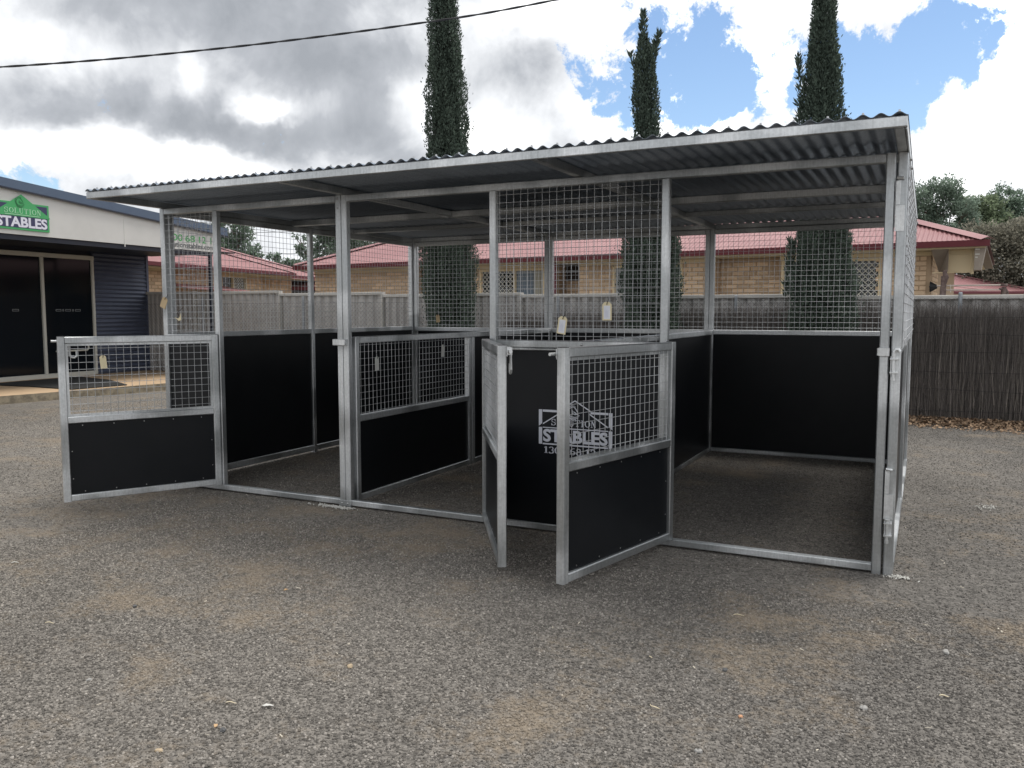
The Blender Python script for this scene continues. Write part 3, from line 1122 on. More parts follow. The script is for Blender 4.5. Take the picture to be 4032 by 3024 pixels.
# --- right side wall (seen edge-on from outside)
RX0, RX1 = 5.400, 5.448
SIDE_Y = (0.0, 1.80, 3.62)
for yv in SIDE_Y:
    post(RX0, RX1, yv, yv + T)
for a, b_ in ((T, 1.799), (1.849, 3.619)):
    rail('y', RX0 + .001, RX1 - .001, a, b_, ZT0, ZT1, 'top_rail')
    rail('y', RX0 + .001, RX1 - .001, a, b_, ZM0, ZM1, 'mid_rail')
    rail('y', RX0 + .001, RX1 + .004, a, b_, .02, .068, 'bottom_rail')
    board(5.412, 5.424, a, b_, .068, ZM0)
    mesh_panel('y', a, b_, ZM1, ZT0, RX1 + .005, over=.02, wob=.003, sg=-1.6)
# --- left side wall
for yv in (0.052, 1.785, 3.62):
    post(0.0, T, yv, yv + T)
for a, b_ in ((.101, 1.784), (1.834, 3.619)):
    rail('y', .001, T - .001, a, b_, ZT0, ZT1, 'top_rail')
    rail('y', .001, T - .001, a, b_, 1.204, 1.251, 'mid_rail')
    rail('y', .001, T - .001, a, b_, .022, .078, 'bottom_rail')
    board(.018, .030, a, b_, .078, 1.204)
    mesh_panel('y', a, b_, 1.251, ZT0, .024)
# --- back wall
for a in (0.052, 1.758, 1.8095, 3.535, 3.583, 5.342):
    post(a, a + T - .0015, BK, BK + T)
post(-.045, .003, BK + .03, BK + .078)
for a, b_ in ((.100, 1.757), (1.857, 3.534), (3.631, 5.341)):
    rail('x', a, b_, BK + .001, BK + T - .001, ZT0, ZT1, 'top_rail')
    rail('x', a, b_, BK + .001, BK + T - .001, 1.194, 1.2415, 'mid_rail')
    rail('x', a, b_, BK + .001, BK + T - .001, 0.002, .042, 'bottom_rail')
    board(a, b_, BK + .018, BK + .030, .042, 1.194)
    mesh_panel('x', a, b_, 1.2415, ZT0, BK + .024)
# --- divider between first and second bay: mesh over board in front, full board behind
DX0, DX1 = 1.808, 1.856
post(DX0, DX1, .084, .131, 0.03, 1.239)
post(DX0, DX1, 1.770, 1.818, 0.03, ZM0 - .001)
post(DX0, DX1, 1.830, 1.878, 0.03, ZM0 - .001)
rail('y', DX0 + .001, DX1 - .001, .132, 3.646, ZM0, ZM1, 'divider_rail')
rail('y', DX0 + .001, DX1 - .001, .132, 1.769, .616, .664, 'divider_rail')
rail('y', DX0 + .001, DX1 - .001, .132, 1.769, .030, .076, 'divider_rail')
rail('y', DX0 + .001, DX1 - .001, 1.879, 3.646, .030, .076, 'divider_rail')
mesh_panel('y', .131, 1.770, .664, ZM0, 1.846)
board(1.826, 1.838, .131, 1.770, .076, .616)
board(1.826, 1.838, 1.878, 3.646, .076, ZM0)
# --- divider between second and third bay: full board
EX0, EX1 = 3.581, 3.629
post(EX0, EX1, 1.80, 1.848, 0.0, ZM0 - .003)
for a, b_ in ((.049, 1.799), (1.849, 3.646)):
    rail('y', EX0 + .001, EX1 - .001, a, b_, ZM0 - .003, ZM1 - .003, 'divider_rail')
    rail('y', EX0 + .001, EX1 - .001, a, b_, .002, .040, 'divider_rail')
    board(3.600, 3.612, a, b_, .040, ZM0 - .003)

# --- roof framing and sheets
RF0, RF1 = 2.247, 2.296
for a in (0.0, 1.782, 3.582, 5.396):
    rail('y', a, a + T, -.622, 3.74, RF0, RF1, 'rafter')
for a, b_ in ((-.004, 1.8405), (1.8415, 3.6365), (3.6375, 5.452)):
    mb = MB()
    mb.rbox(a, b_, -.646, -.6235, RF0 + .001, RF1 + .001, 'x', .004)
    mb.build('fascia_beam', GALV, stable)
for a, b_ in ((.049, 1.781), (1.831, 3.581), (3.631, 5.395)):
    rail('x', a, b_, .33, .37, RF0 + .004, RF1 - .001, 'purlin')
    rail('x', a, b_, 1.515, 1.555, RF0 - .008, RF1 - .001, 'purlin')
    rail('x', a, b_, 2.49, 2.53, RF0 + .006, RF1 - .001, 'purlin')
    rail('x', a, b_, 3.655, 3.695, RF0, RF1 - .001, 'purlin')
# side rake trim on the right edge
mb = MB()
mb.rbox(5.445, 5.4515, -.622, 3.74, RF0 - .006, RF1 + .004, 'y', .001)
mb.build('rake_trim', GALV, stable)
RP, RA_ = 0.076, 0.0088
ZB = RF1 + .001 + RA_


def roof_z(x):
    return ZB + RA_ * math.cos(2 * math.pi * (x - 5.417) / RP)


SHEET = 10 * RP
xr = 5.455
k = 0
while xr > -.004:
    xl = max(xr - SHEET, -.006)
    mb = MB()
    n = max(4, int(round((xr + .02 - xl) / RP * 12)))
    xa, xb = xl, min(xr + .03, 5.455)
    V_, F_ = [], []
    for i in range(n + 1):
        x = xa + (xb - xa) * i / n
        z = roof_z(x) + .0012 * (k % 2)
        V_ += [(x, -.655, z), (x, 1.6, z), (x, 3.80, z)]
    for i in range(n):
        a = 3 * i
        F_ += [(a, a + 3, a + 4, a + 1), (a + 1, a + 4, a + 5, a + 2)]
    mb.add(V_, F_)
    o = mb.build('roof_sheet', GALV_ROOF, stable, smooth=True)
    md = o.modifiers.new('thickness', 'SOLIDIFY')
    md.thickness = 0.0009
    md.offset = 1
    xr -= SHEET
    k += 1
mb = MB()
i = 0
x = 5.417
while x > .02:
    if i % 2 == 0:
        for yv in (-.632, .35, 1.535, 2.51, 3.675):
            z = ZB + RA_ + .0012
            mb.tube([(x, yv, z), (x, yv, z + .003), (x, yv, z + .0031), (x, yv, z + .011)], [.0085, .0085, .0055, .0055], 6)
    x -= RP
    i += 1
stuff(mb.build('roofing_screws', SCREW, stable))


# --- gates
def make_gate(origin, d, side, latch_face):
    """d: direction of the gate from its hinge; side: -1 puts the body on local -y, +1 on local +y (visible face is local y=0)"""
    L_ = 1.112
    rz = math.atan2(d[1], d[0])
    ya, yb = (-.048, 0.0) if side < 0 else (0.0, .048)
    z0, z1 = .058, 1.245
    mb = MB()
    mb.rbox(0, .048, ya, yb, z0, z1, 'z')
    mb.rbox(L_ - .048, L_, ya, yb, z0, z1, 'z')
    e = .0008
    mb.rbox(.0481, L_ - .0481, ya + e, yb - e, z1 - .048 - .001, z1 - .001, 'x')
    mb.rbox(.0481, L_ - .0481, ya + e, yb - e, .624, .671, 'x')
    mb.rbox(.0481, L_ - .0481, ya + e, yb - e, z0 + .001, z0 + .047, 'x')
    gate = mb.build('gate', GALV, stable, loc=(origin[0], origin[1], 0))
    gate.rotation_euler = (0, 0, rz)
    ym = -.014 if side < 0 else .014
    # welded mesh on a thin inner lip
    mesh_panel('x', .050, L_ - .050, .672, z1 - .049, ym, gate)
    mb = MB()
    lip = ym + (-.012 if side < 0 else .012)
    mb.box(.0485, .066, min(ym, lip), max(ym, lip), .672, z1 - .05)
    mb.box(L_ - .066, L_ - .0485, min(ym, lip), max(ym, lip), .672, z1 - .05)
    mb.box(.066, L_ - .066, min(ym, lip), max(ym, lip), .6715, .688)
    mb.box(.066, L_ - .066, min(ym, lip), max(ym, lip), z1 - .066, z1 - .0495)
    mb.build('mesh_lip', GALV, gate)
    yb0 = -.020 if side < 0 else .020
    board(.0485, L_ - .0485, min(yb0, yb0 + .010 * side), max(yb0, yb0 + .010 * side), z0 + .048, .6235, gate)
    mb = MB()
    for zz in (z0 + .065, .605):
        for kx in range(5):
            px = .14 + kx * (L_ - .28) / 4
            s_ = 1 if side < 0 else -1
            mb.tube([(px, yb0, zz), (px, yb0 + s_ * .0016, zz)], .0042, 6)
    for px in (.066, L_ - .066):
        for zz in (.22, .42):
            s_ = 1 if side < 0 else -1
            mb.tube([(px, yb0, zz), (px, yb0 + s_ * .0016, zz)], .0042, 6)
    stuff(mb.build('board_screws', SCREW, gate))
    # slide bolt with drop handle on the outside face
    far = ya if side < 0 else yb
    o_ = -1 if side < 0 else 1
    mb = MB()
    yy = far + o_ * .018
    zz = 1.213
    mb.tube([(L_ - .16, yy, zz), (L_ + .032, yy, zz)], .0085, 10)
    for px in (L_ - .045, L_ - .125):
        mb.box(px - .006, px + .006, min(far, far + o_ * .034), max(far, far + o_ * .034), zz - .02, zz + .02)
    mb.rbox(L_ - .05, L_ - .002, min(far, far + o_ * .004), max(far, far + o_ * .004), zz - .026, zz + .026, 'x', .001)
    hx = L_ - .085
    mb.tube([(hx, yy, zz), (hx, yy + o_ * .012, zz - .02), (hx, yy + o_ * .014, zz - .10), (hx - .01, yy + o_ * .014, zz - .118), (hx - .03, yy + o_ * .014, zz - .122), (hx - .045, yy + o_ * .014, zz - .11), (hx - .045, yy + o_ * .014, zz - .07)], .007, 8)
    mb.build('latch', ZINC, gate, smooth=False)
    # hinge straps at the pivot stile
    for zz in (.22, 1.06):
        mb = MB()
        mb.tube([(-.012, (ya + yb) / 2, zz - .04), (-.012, (ya + yb) / 2, zz + .04)], .010, 10)
        mb.box(-.012, .0, (ya + yb) / 2 - .004, (ya + yb) / 2 + .004, zz - .035, zz + .035)
        mb.build('hinge', ZINC, gate)
    mb = MB()
    for px in (.0, L_ - .048):
        mb.box(px + .004, px + .044, ya + .004, yb - .004, z1 - .001, z1 + .003)
    mb.build('end_cap', BLACK_PLASTIC, gate)
    return gate


gate1 = make_gate((.609, -.010), (-.486, -.874), -1, 0)
gate1['label'] = 'gate swung open at the far left, seen flat on'
gate2 = make_gate((2.955, -.030), (.539, -.842), 1, 0)
gate2['label'] = 'gate seen almost edge on at the middle of the front'
gate3 = make_gate((4.245, -.004), (-.236, -.972), -1, 0)
gate3['label'] = 'gate standing open in front of the logo board'

# --- keepers and hinge fittings
mb = MB()
mb.rbox(1.738, 1.845, -.030, -.0005, 1.181, 1.226, 'x', .003)
mb.build('latch_keeper', ZINC, stable)
mb = MB()
mb.rbox(5.340, 5.392, -.012, -.0005, 1.185, 1.232, 'x', .003)
mb.tube([(5.337, -.008, 1.19), (5.337, -.008, 1.228)], .006, 6)
mb.build('latch_keeper', ZINC, stable)


def pin_bracket(x, z0, z1, hook):
    mb = MB()
    mb.rbox(x - .019, x + .019, -.007, -.0005, z0, z1, 'z', .001)
    for zz in (z0 + .012, z1 - .012):
        mb.box(x - .020, x + .020, -.040, -.007, zz - .003, zz + .003)
    mb.tube([(x - .004, -.026, z0 - .028), (x - .004, -.026, z1)], .0085, 10)
    mb.tube([(x - .004, -.026, z0 - .030), (x - .004, -.026, z0 - .014)], .012, 6)
    if hook:
        mb.tube([(x - .004, -.026, z1), (x - .002, -.026, z1 + .024), (x + .006, -.026, z1 + .036), (x + .018, -.026, z1 + .036), (x + .025, -.026, z1 + .026)], .0095, 8)
    else:
        mb.tube([(x - .004, -.026, z1), (x - .004, -.026, z1 + .010)], .014, 6)
    return mb.build('pin_bracket', ZINC, stable)


pin_bracket(5.417, 1.090, 1.186, True)
pin_bracket(5.417, .214, .305, False)
for za, zb_ in ((.31, .445), (.448, .575), (1.841, 1.974), (1.977, 2.10)):
    mb = MB()
    hi_ = za in (.448, 1.977)
    mb.rbox(5.393, 5.416 if hi_ else 5.4385, -.006, -.0005, za, zb_, 'z', .001)
    mb.build('joining_plate', ZINC, stable)
for zz in (.584, 2.115):
    mb = MB()
    mb.tube([(5.398, -.014, zz), (5.430, -.020, zz - .004)], .0085, 8)
    mb.build('pin', ZINC, stable)
for yv in (.10, .40, 3.2, 3.60):
    mb = MB()
    mb.tube([(5.452, yv, 2.222), (5.462, yv, 2.222)], .011, 6)
    mb.build('side_bolt', SCREW, stable)

# ================================================================== paper tags tied to the mesh
def paper_tag(name, label, loc, rot, w, h, mat, printed=False, tie=.03):
    t = thing(name, label, 'tag', loc, 0, 'card tags tied to the stable')
    t.rotation_euler = rot
    mb = MB()
    c = w * .25
    prof = [(-w / 2, 0, -h), (w / 2, 0, -h), (w / 2, 0, -c), (w / 2 - c, 0, 0), (-w / 2 + c, 0, 0), (-w / 2, 0, -c)]
    mb.prism(prof, (0, .0012, 0))
    mb.build('card', mat, t)
    if printed:
        mb = MB()
        mb.box(-w * .34, w * .34, -.0009, -.0001, -h * .93, -h * .20)
        lab = mb.build('label_sheet', TAG_PRINT, t)
        mb = MB()
        for i in range(7):
            x = -w * .2 + i * w * .055
            mb.box(x, x + w * .018, -.0014, -.0009, -h * (.86 - .03 * (i % 3)), -h * (.34 + .05 * ((i * 3) % 4)))
        mb.build('print_lines', material('faded_print', (.55, .57, .68), .8), lab)
    mb = MB()
    mb.tube([(0, -.003, -.016), (.004, -.006, -.002), (.008, .004, .014), (.002, .012, tie)], .0022, 5)
    mb.build('tie', BLACK_PLASTIC, t)
    return t


paper_tag('paper_tag', 'tilted cream tag with white printed label, lower of two on the logo panel mesh', (3.522, -.006, 1.393), (R(3), R(9), 0), .060, .112, TAG_CREAM, True)
paper_tag('paper_tag', 'upright cream tag with white printed label, upper of two on the logo panel mesh', (3.810, -.006, 1.481), (R(2), 0, 0), .060, .112, TAG_CREAM, True)
paper_tag('paper_tag', 'brown card tag hanging off the front left corner post', (.050, -.010, 1.536), (R(4), R(28), R(6)), .058, .092, TAG_TAN)
# bent tag inside the left mesh
t = thing('paper_tag', 'small bent cream tag curled up in the left corner mesh', 'tag', (.20, -.012, 1.385), 0, 'card tags tied to the stable')
mb = MB()
mb.prism([(-.055, 0, -.004), (-.005, -.004, -.035), (.03, -.01, -.030), (.035, -.015, .03), (.005, -.008, -.012), (-.02, -.002, -.016)], (0, .0012, 0))
mb.build('card', TAG_CREAM, t)
mb = MB()
mb.tube([(.01, -.004, -.01), (-.02, .0, .03), (.03, .012, .07)], .002, 5)
mb.build('tie', BLACK_PLASTIC, t)
ga = math.atan2(-.874, -.486)
gp = Vector((.609, -.010, 0)) + Vector((-.486, -.874, 0)) * .826 + Vector((.874, -.486, 0)) * .006
paper_tag('paper_tag', 'plain cream tag hanging in the mesh of the far left open gate', (gp.x, gp.y, 1.106), (R(2), R(-5), ga + math.pi), .044, .095, TAG_CREAM)
paper_tag('paper_tag', 'pale grey tag on the divider mesh, nearer the double front post', (1.866, .330, 1.086), (R(2), R(-4), R(90)), .050, .105, TAG_PALE)
paper_tag('paper_tag', 'pale grey tag on the divider mesh, farther from the double front post', (1.866, 1.298, 1.143), (R(2), R(3), R(90)), .050, .105, TAG_PALE)
paper_tag('paper_tag', 'orange brown tag low on the back wall mesh in front of the left cypress', (.378, 3.652, 1.388), (R(2), R(-4), 0), .050, .090, TAG_TAN)

# ================================================================== brick houses behind the fence
BRICK = material('tan_face_brick', (0.66, 0.495, 0.335), 0.85, island=0.2, var=(30.0, 0.3, (0.56, 0.39, 0.245), 4), bump=(90, 0.3, 0.003))
MORTAR = material('mortar', (0.47, 0.345, 0.23), 0.95)
ROOF_RED = material('faded_red_roof_steel', (0.265, 0.115, 0.118), 0.5, 0.0, 0.45, var=(1.1, 0.7, (0.335, 0.165, 0.162), 6))
GUTTER_RED = material('dark_red_gutter', (0.145, 0.030, 0.040), 0.45)
CREAM_TRIM = material('cream_trim', (0.70, 0.575, 0.37), 0.7)
SOFFIT = material('cream_soffit', (0.62, 0.52, 0.34), 0.8)
BROWN_EAVE = material('brown_eave_lining', (0.30, 0.255, 0.21), 0.85, var=(9.0, 0.5, (0.24, 0.20, 0.165), 4))
GRILLE = material('white_security_grille', (0.68, 0.67, 0.60), 0.5)
WINDOW_GLASS = material('dark_window_glass', (0.018, 0.021, 0.022), 0.12, 0, 0.5)
CURTAIN_BLUE = material('grey_blue_curtain', (0.19, 0.235, 0.28), 0.8)
CURTAIN_CREAM = material('pale_curtain', (0.40, 0.385, 0.32), 0.8)
BLIND = material('grey_blind', (0.30, 0.32, 0.34), 0.8, var=(5.0, 0.6, (0.42, 0.43, 0.45), 5))
DARK_METAL = material('black_metal', (0.012, 0.012, 0.014), 0.5)
SHADE_BROWN = material('painted_shade_brown', (0.045, 0.034, 0.03), 0.9)  # dark brown with the shade of recess and carport put into it

BL, BH, BD = .230, .076, .110
CW, CH = .240, .086


def brick_mesh(w):
    mb = MB()
    mb.box(0.004, w - .004, 0.0, .020, .002, BH - .002)
    v = []
    # worn arrises: front face a little smaller than the back
    mb.v = [(x + (.003 if x < w / 2 else -.003) * (y < .01), y, z + (.003 if z < BH / 2 else -.003) * (y < .01)) for x, y, z in mb.v]
    me = bpy.data.meshes.new('brick')
    me.from_pydata(mb.v, [], mb.f)
    me.materials.append(BRICK)
    me.update()
    return me


BRICK_FULL, BRICK_HALF = brick_mesh(BL), brick_mesh(BL / 2 - .005)


class Bricks:
    """lays courses over wall spans; the largest-showing 300 become objects, the remainder one mesh"""
    def __init__(self):
        self.items = []      # (weight, mesh, x, y, z, rz)

    def wall(self, a0, a1, t, z0, z1, axis='s', weight=1.0, holes=()):
        n = int(round((z1 - z0) / CH))
        for c in range(n):
            z = z1 - (c + 1) * CH
            x = a0 - (CW / 2 if c % 2 else 0)
            while x < a1 - .02:
                xa, xb = max(x, a0), min(x + CW, a1)
                x += CW
                if xb - xa < .07:
                    continue
                if any(h0 - .01 < (xa + xb) / 2 < h1 + .01 and z + .04 < hz for h0, h1, hz in holes):
                    continue
                me = BRICK_FULL if xb - xa > .2 else BRICK_HALF
                if axis == 's':
                    self.items.append((weight + z * .05, me, xa, t - .012, z, 0.0))
                else:
                    self.items.append((weight + z * .05, me, t + .012, xa, z, math.pi / 2))
        return self

    def build(self, parent, limit=300):
        it = sorted(self.items, key=lambda k_: -k_[0])
        for w_, me, x, y, z, rz in it[:limit]:
            o = link('brick', me, parent, (x + random.uniform(-.002, .002), y + random.uniform(-.0015, .0015) * (rz == 0), z))
            o.rotation_euler = (0, 0, rz)
        rest = it[limit:]
        if rest:
            mb = MB()
            for w_, me, x, y, z, rz in rest:
                vs = []
                for v in me.vertices:
                    a, b_, c_ = v.co
                    if rz:
                        a, b_ = -b_, a
                    vs.append((x + a, y + b_, z + c_))
                mb.add(vs, [tuple(p.vertices) for p in me.polygons])
            stuff(mb.build('brickwork', BRICK, parent))


def corr_roof(parent, s0, s1, t0, z0, slope, tr, hipl=None, hipr=None, pitch=.076, amp=.008, name='roof_sheeting'):
    """corrugated slope rising from eave line (t0,z0) to ridge depth tr; hips cut it at 45 degrees"""
    n = int((s1 - s0) / pitch * 6)
    V_, F_ = [], []
    ca = math.cos(math.atan(slope))
    for i in range(n + 1):
        s_ = s0 + (s1 - s0) * i / n
        run = tr - t0
        if hipl is not None:
            run = min(run, max(0.0, s_ - hipl))
        if hipr is not None:
            run = min(run, max(0.0, hipr - s_))
        h = amp * math.cos(2 * math.pi * s_ / pitch)
        V_ += [(s_, t0, z0 + h), (s_, t0 + run, z0 + run * slope + h)]
    for i in range(n):
        F_.append((2 * i, 2 * i + 2, 2 * i + 3, 2 * i + 1))
    mb = MB().add(V_, F_)
    return mb.build(name, ROOF_RED, parent, smooth=True)


def hip_cap(parent, a, b_, w=.16):
    mb = MB()
    A, B = Vector(a), Vector(b_)
    d_ = (B - A).normalized()
    sd_ = d_.cross(Vector((0, 0, 1))).normalized()
    up = Vector((0, 0, .025))
    pts = [sd_ * -w - up, sd_ * -.02 + up, sd_ * .02 + up, sd_ * w - up]
    v = [A + q_ for q_ in pts] + [B + q_ for q_ in pts]
    mb.add(v, [(0, 1, 5, 4), (1, 2, 6, 5), (2, 3, 7, 6)])
    return mb.build('hip_capping', ROOF_RED, parent)


def grille(parent, s0, s1, z0, z1, t, step=.105):
    """diamond security screen"""
    mb = MB()
    k = step
    h = z1 - z0
    x = s0 - h
    while x < s1:
        for sg in (1, -1):
            # line x + u, z0 + u   or   x + u, z1 - u, clipped to the opening
            u0, u1 = max(0, s0 - x), min(h, s1 - x)
            if u1 - u0 > .01:
                za, zb_ = (z0 + u0, z0 + u1) if sg > 0 else (z1 - u0, z1 - u1)
                mb.tube([(x + u0, t, za), (x + u1, t, zb_)], .0075, 4, cap=False)
        x += k
    return stuff(mb.build('security_grille', GRILLE, parent))


def window(parent, s0, s1, z0, z1, t, mulls=(), frame=.05):
    mb = MB()
    mb.rbox(s0, s0 + frame, t - .03, t + .06, z0, z1, 'z')
    mb.rbox(s1 - frame, s1, t - .03, t + .06, z0, z1, 'z')
    mb.rbox(s0 + frame, s1 - frame, t - .03, t + .06, z1 - frame, z1, 'x')
    mb.rbox(s0 + frame, s1 - frame, t - .04, t + .06, z0, z0 + frame, 'x')
    for m_ in mulls:
        mb.rbox(m_ - .025, m_ + .025, t - .029, t + .06, z0 + frame, z1 - frame, 'z')
    return mb.build('window', CREAM_TRIM, parent)


def pane(parent, s0, s1, z0, z1, t, mat=None):
    return MB().box(s0, s1, t, t + .01, z0, z1).build('pane', mat or WINDOW_GLASS, parent)


def curtain(parent, s0, s1, z0, z1, t, mat):
    V_, F_ = [], []
    n = int((s1 - s0) / .012) + 2
    for i in range(n + 1):
        s_ = s0 + (s1 - s0) * i / n
        y = t + .022 * math.sin(s_ * 62) + .012 * math.sin(s_ * 23 + 1)
        V_ += [(s_, y, z0), (s_, y, z1)]
    for i in range(n):
        F_.append((2 * i, 2 * i + 2, 2 * i + 3, 2 * i + 1))
    return MB().add(V_, F_).build('curtain', mat, parent, smooth=True)


# ---- the long house
HRZ = math.atan2(-0.074, 1.0)
house = thing('brick_house', 'long tan brick house with faded red corrugated roof directly behind the stable', 'house', (0, 11.501, 0), HRZ)
TF = .55
ZW = 2.405
EL, ER = -9.10, 6.45
corr_roof(house, EL, ER, -.05, 2.60, .385, 4.2, EL, ER)
# right and left hip ends, back slope
mb = MB()
mb.poly([(ER, -.05, 2.60), (ER, 8.45, 2.60), (ER - 4.25, 4.2, 2.60 + 4.25 * .385)])
mb.poly([(EL, 8.45, 2.60), (EL, -.05, 2.60), (EL + 4.25, 4.2, 2.60 + 4.25 * .385)])
mb.poly([(ER, 8.45, 2.60), (EL, 8.45, 2.60), (EL + 4.25, 4.2, 2.60 + 4.25 * .385), (ER - 4.25, 4.2, 2.60 + 4.25 * .385)])
mb.build('roof_end', ROOF_RED, house)
hip_cap(house, (ER, -.05, 2.625), (ER - 4.25, 4.2, 2.625 + 4.25 * .385))
hip_cap(house, (EL, -.05, 2.625), (EL + 4.25, 4.2, 2.625 + 4.25 * .385))
hip_cap(house, (EL + 4.25, 4.2, 2.63 + 4.25 * .385), (ER - 4.25, 4.2, 2.63 + 4.25 * .385))
mb = MB()
mb.prism([(EL - .02, -.06, 2.50), (EL - .02, -.09, 2.60), (EL - .02, .02, 2.60), (EL - .02, .02, 2.50)], (ER - EL + .04, 0, 0))
mb.build('gutter', GUTTER_RED, house)
mb = MB()
mb.prism([(EL + .01, .022, 2.475), (EL + .01, .022, 2.59), (EL + .01, .05, 2.59), (EL + .01, .05, 2.475)], (ER - EL - .05, 0, 0))
mb.box(EL + .05, 6.24, .052, 8.3, 2.478, 2.495)
mb.build('soffit', SOFFIT, house)
mb = MB()
for a, b_ in ((-8.94, -5.68), (-4.30, -1.86), (-1.25, 1.75), (3.0, 5.575)):
    mb.rbox(a, b_, TF - .028, TF + .05, ZW, 2.476, 'x')
mb.build('frieze_board', CREAM_TRIM, house)
WINS = [(-3.80, -2.08), (-.46, 1.07), (3.02, 4.78)]
WZ0, WZ1 = 1.20, 2.395
mb = MB()


def core(a, b_, t):
    """mortar-coloured wall behind the bricks, leaving window openings"""
    cur = a
    for w0, w1 in WINS:
        if a <= w0 and w1 <= b_:
            mb.box(cur, w0, t, t + .1, 0, 2.47)
            mb.box(w0, w1, t, t + .1, 0, WZ0)
            mb.box(w0, w1, t, t + .1, WZ1, 2.47)
            cur = w1
    mb.box(cur, b_, t, t + .1, 0, 2.47)


SPANS = [(-8.94, -5.68, TF), (-5.68, -4.30, 1.55), (-4.30, -1.86, TF), (-1.86, -1.25, 1.15), (-1.25, 1.75, TF), (1.75, 3.0, .86), (3.0, 5.575, TF)]
for a, b_, t in SPANS:
    core(a, b_, t)
for i in range(len(SPANS) - 1):
    t0_, t1_ = SPANS[i][2], SPANS[i + 1][2]
    x = SPANS[i][1]
    if t0_ < t1_:
        mb.box(x - .1, x - .001, t0_ + .101, t1_ + .1, 0, 2.47)
    else:
        mb.box(x + .001, x + .1, t1_ + .101, t0_ + .1, 0, 2.47)
mb.box(5.475, 5.574, TF + .101, 8.0, 0, 2.47)
mb.box(-8.939, -8.84, TF + .101, 8.0, 0, 2.47)
mb.box(-8.94, 5.575, 8.0, 8.1, 0, 2.47)
mb.build('wall', MORTAR, house)
bk = Bricks()
ZB0 = 1.545
for a, b_, t in SPANS:
    if b_ <= -4.4:
        continue
    bk.wall(a, b_, t, ZB0, ZW, 's', (a + b_) * .02 + (.6 if t < 1 else 0), [(w0, w1, WZ1) for w0, w1 in WINS])
bk.wall(TF + .1, 2.2, 5.574, ZB0, ZW, 't', .55)
bk.wall(-8.94, -5.68, TF, 1.72, ZW, 's', -.4)
bk.wall(-5.68, -4.30, 1.55, 1.80, ZW, 's', -.5)
bk.build(house)
# windows: left (screen, then curtains), middle, right
w_ = window(house, *WINS[0], WZ0, WZ1, TF, (-2.87,))
pane(w_, -3.75, -2.90, WZ0 + .05, WZ1 - .05, TF + .05)
grille(w_, -3.75, -2.90, WZ0 + .05, WZ1 - .05, TF + .01)
curtain(w_, -2.84, -2.42, WZ0 + .05, WZ1 - .05, TF + .06, CURTAIN_BLUE)
curtain(w_, -2.42, -2.13, WZ0 + .05, WZ1 - .05, TF + .06, CURTAIN_CREAM)
w_ = window(house, *WINS[1], WZ0, WZ1, TF, (.30,))
pane(w_, -.41, .275, WZ0 + .05, WZ1 - .05, TF + .05, BLIND)
pane(w_, .325, 1.02, WZ0 + .05, WZ1 - .05, TF + .05)
grille(w_, .325, 1.02, WZ0 + .05, WZ1 - .05, TF + .01)
w_ = window(house, *WINS[2], WZ0, WZ1, TF, (3.72,))
pane(w_, 3.07, 3.695, WZ0 + .05, WZ1 - .05, TF + .05, BLIND)
pane(w_, 3.745, 4.73, WZ0 + .05, WZ1 - .05, TF + .05)
grille(w_, 3.745, 4.73, WZ0 + .05, WZ1 - .05, TF + .01)
mb = MB()
mb.rbox(-1.69, -1.60, .10, .17, 0, 2.50, 'z')
mb.build('downpipe', GUTTER_RED, house)
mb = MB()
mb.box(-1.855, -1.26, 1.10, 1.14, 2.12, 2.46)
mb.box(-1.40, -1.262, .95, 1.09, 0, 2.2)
mb.build('painted_recess_shade', SHADE_BROWN, house)  # dark panels standing in for the shade inside the recess
# right end: raking porch ceiling, lined cream panel and boxed eave
mb = MB()
mb.box(5.86, 6.235, .30, .335, 2.105, 2.39)
mb.box(5.86, 6.235, .302, .335, 2.394, 2.47)
mb.rbox(6.195, 6.245, .28, .34, 2.06, 2.476, 'z')
mb.box(5.62, 6.235, .29, .34, 2.085, 2.103)
mb.build('lined_gable_panel', CREAM_TRIM, house)
mb = MB()
mb.prism([(6.25, .05, 2.495), (6.41, .05, 2.495), (6.355, .05, 2.115), (6.25, .05, 2.115)], (0, .42, 0))
mb.box(6.241, 6.42, .052, 8.3, 2.497, 2.515)
mb.build('boxed_eave', BROWN_EAVE, house)
for zz in (2.455, 2.375, 2.325):
    MB().box(6.262, 6.325 if zz != 2.325 else 6.30, .040, .049, zz - .006, zz + .006).build('eave_vent', GRILLE, house)
mb = MB()
mb.prism([(5.60, .052, 2.477), (5.87, .052, 2.477), (5.87, .052, 2.10), (5.70, .7, 2.10), (5.60, .7, 2.40)], (0, .012, 0))
mb.build('porch_lining', BROWN_EAVE, house)  # the brown puts the shaded soffit's darkness into its colour
# wall lamp on the corner
mb = MB()
mb.tube([(5.575, TF - .06, 1.86), (5.60, TF - .06, 1.86), (5.69, TF - .06, 1.86)], [.095, .085, .03], 12)
mb.tube([(5.58, TF - .012, 1.86), (5.58, TF - .06, 1.86)], .02, 8)
mb.build('wall_lamp', DARK_METAL, house)

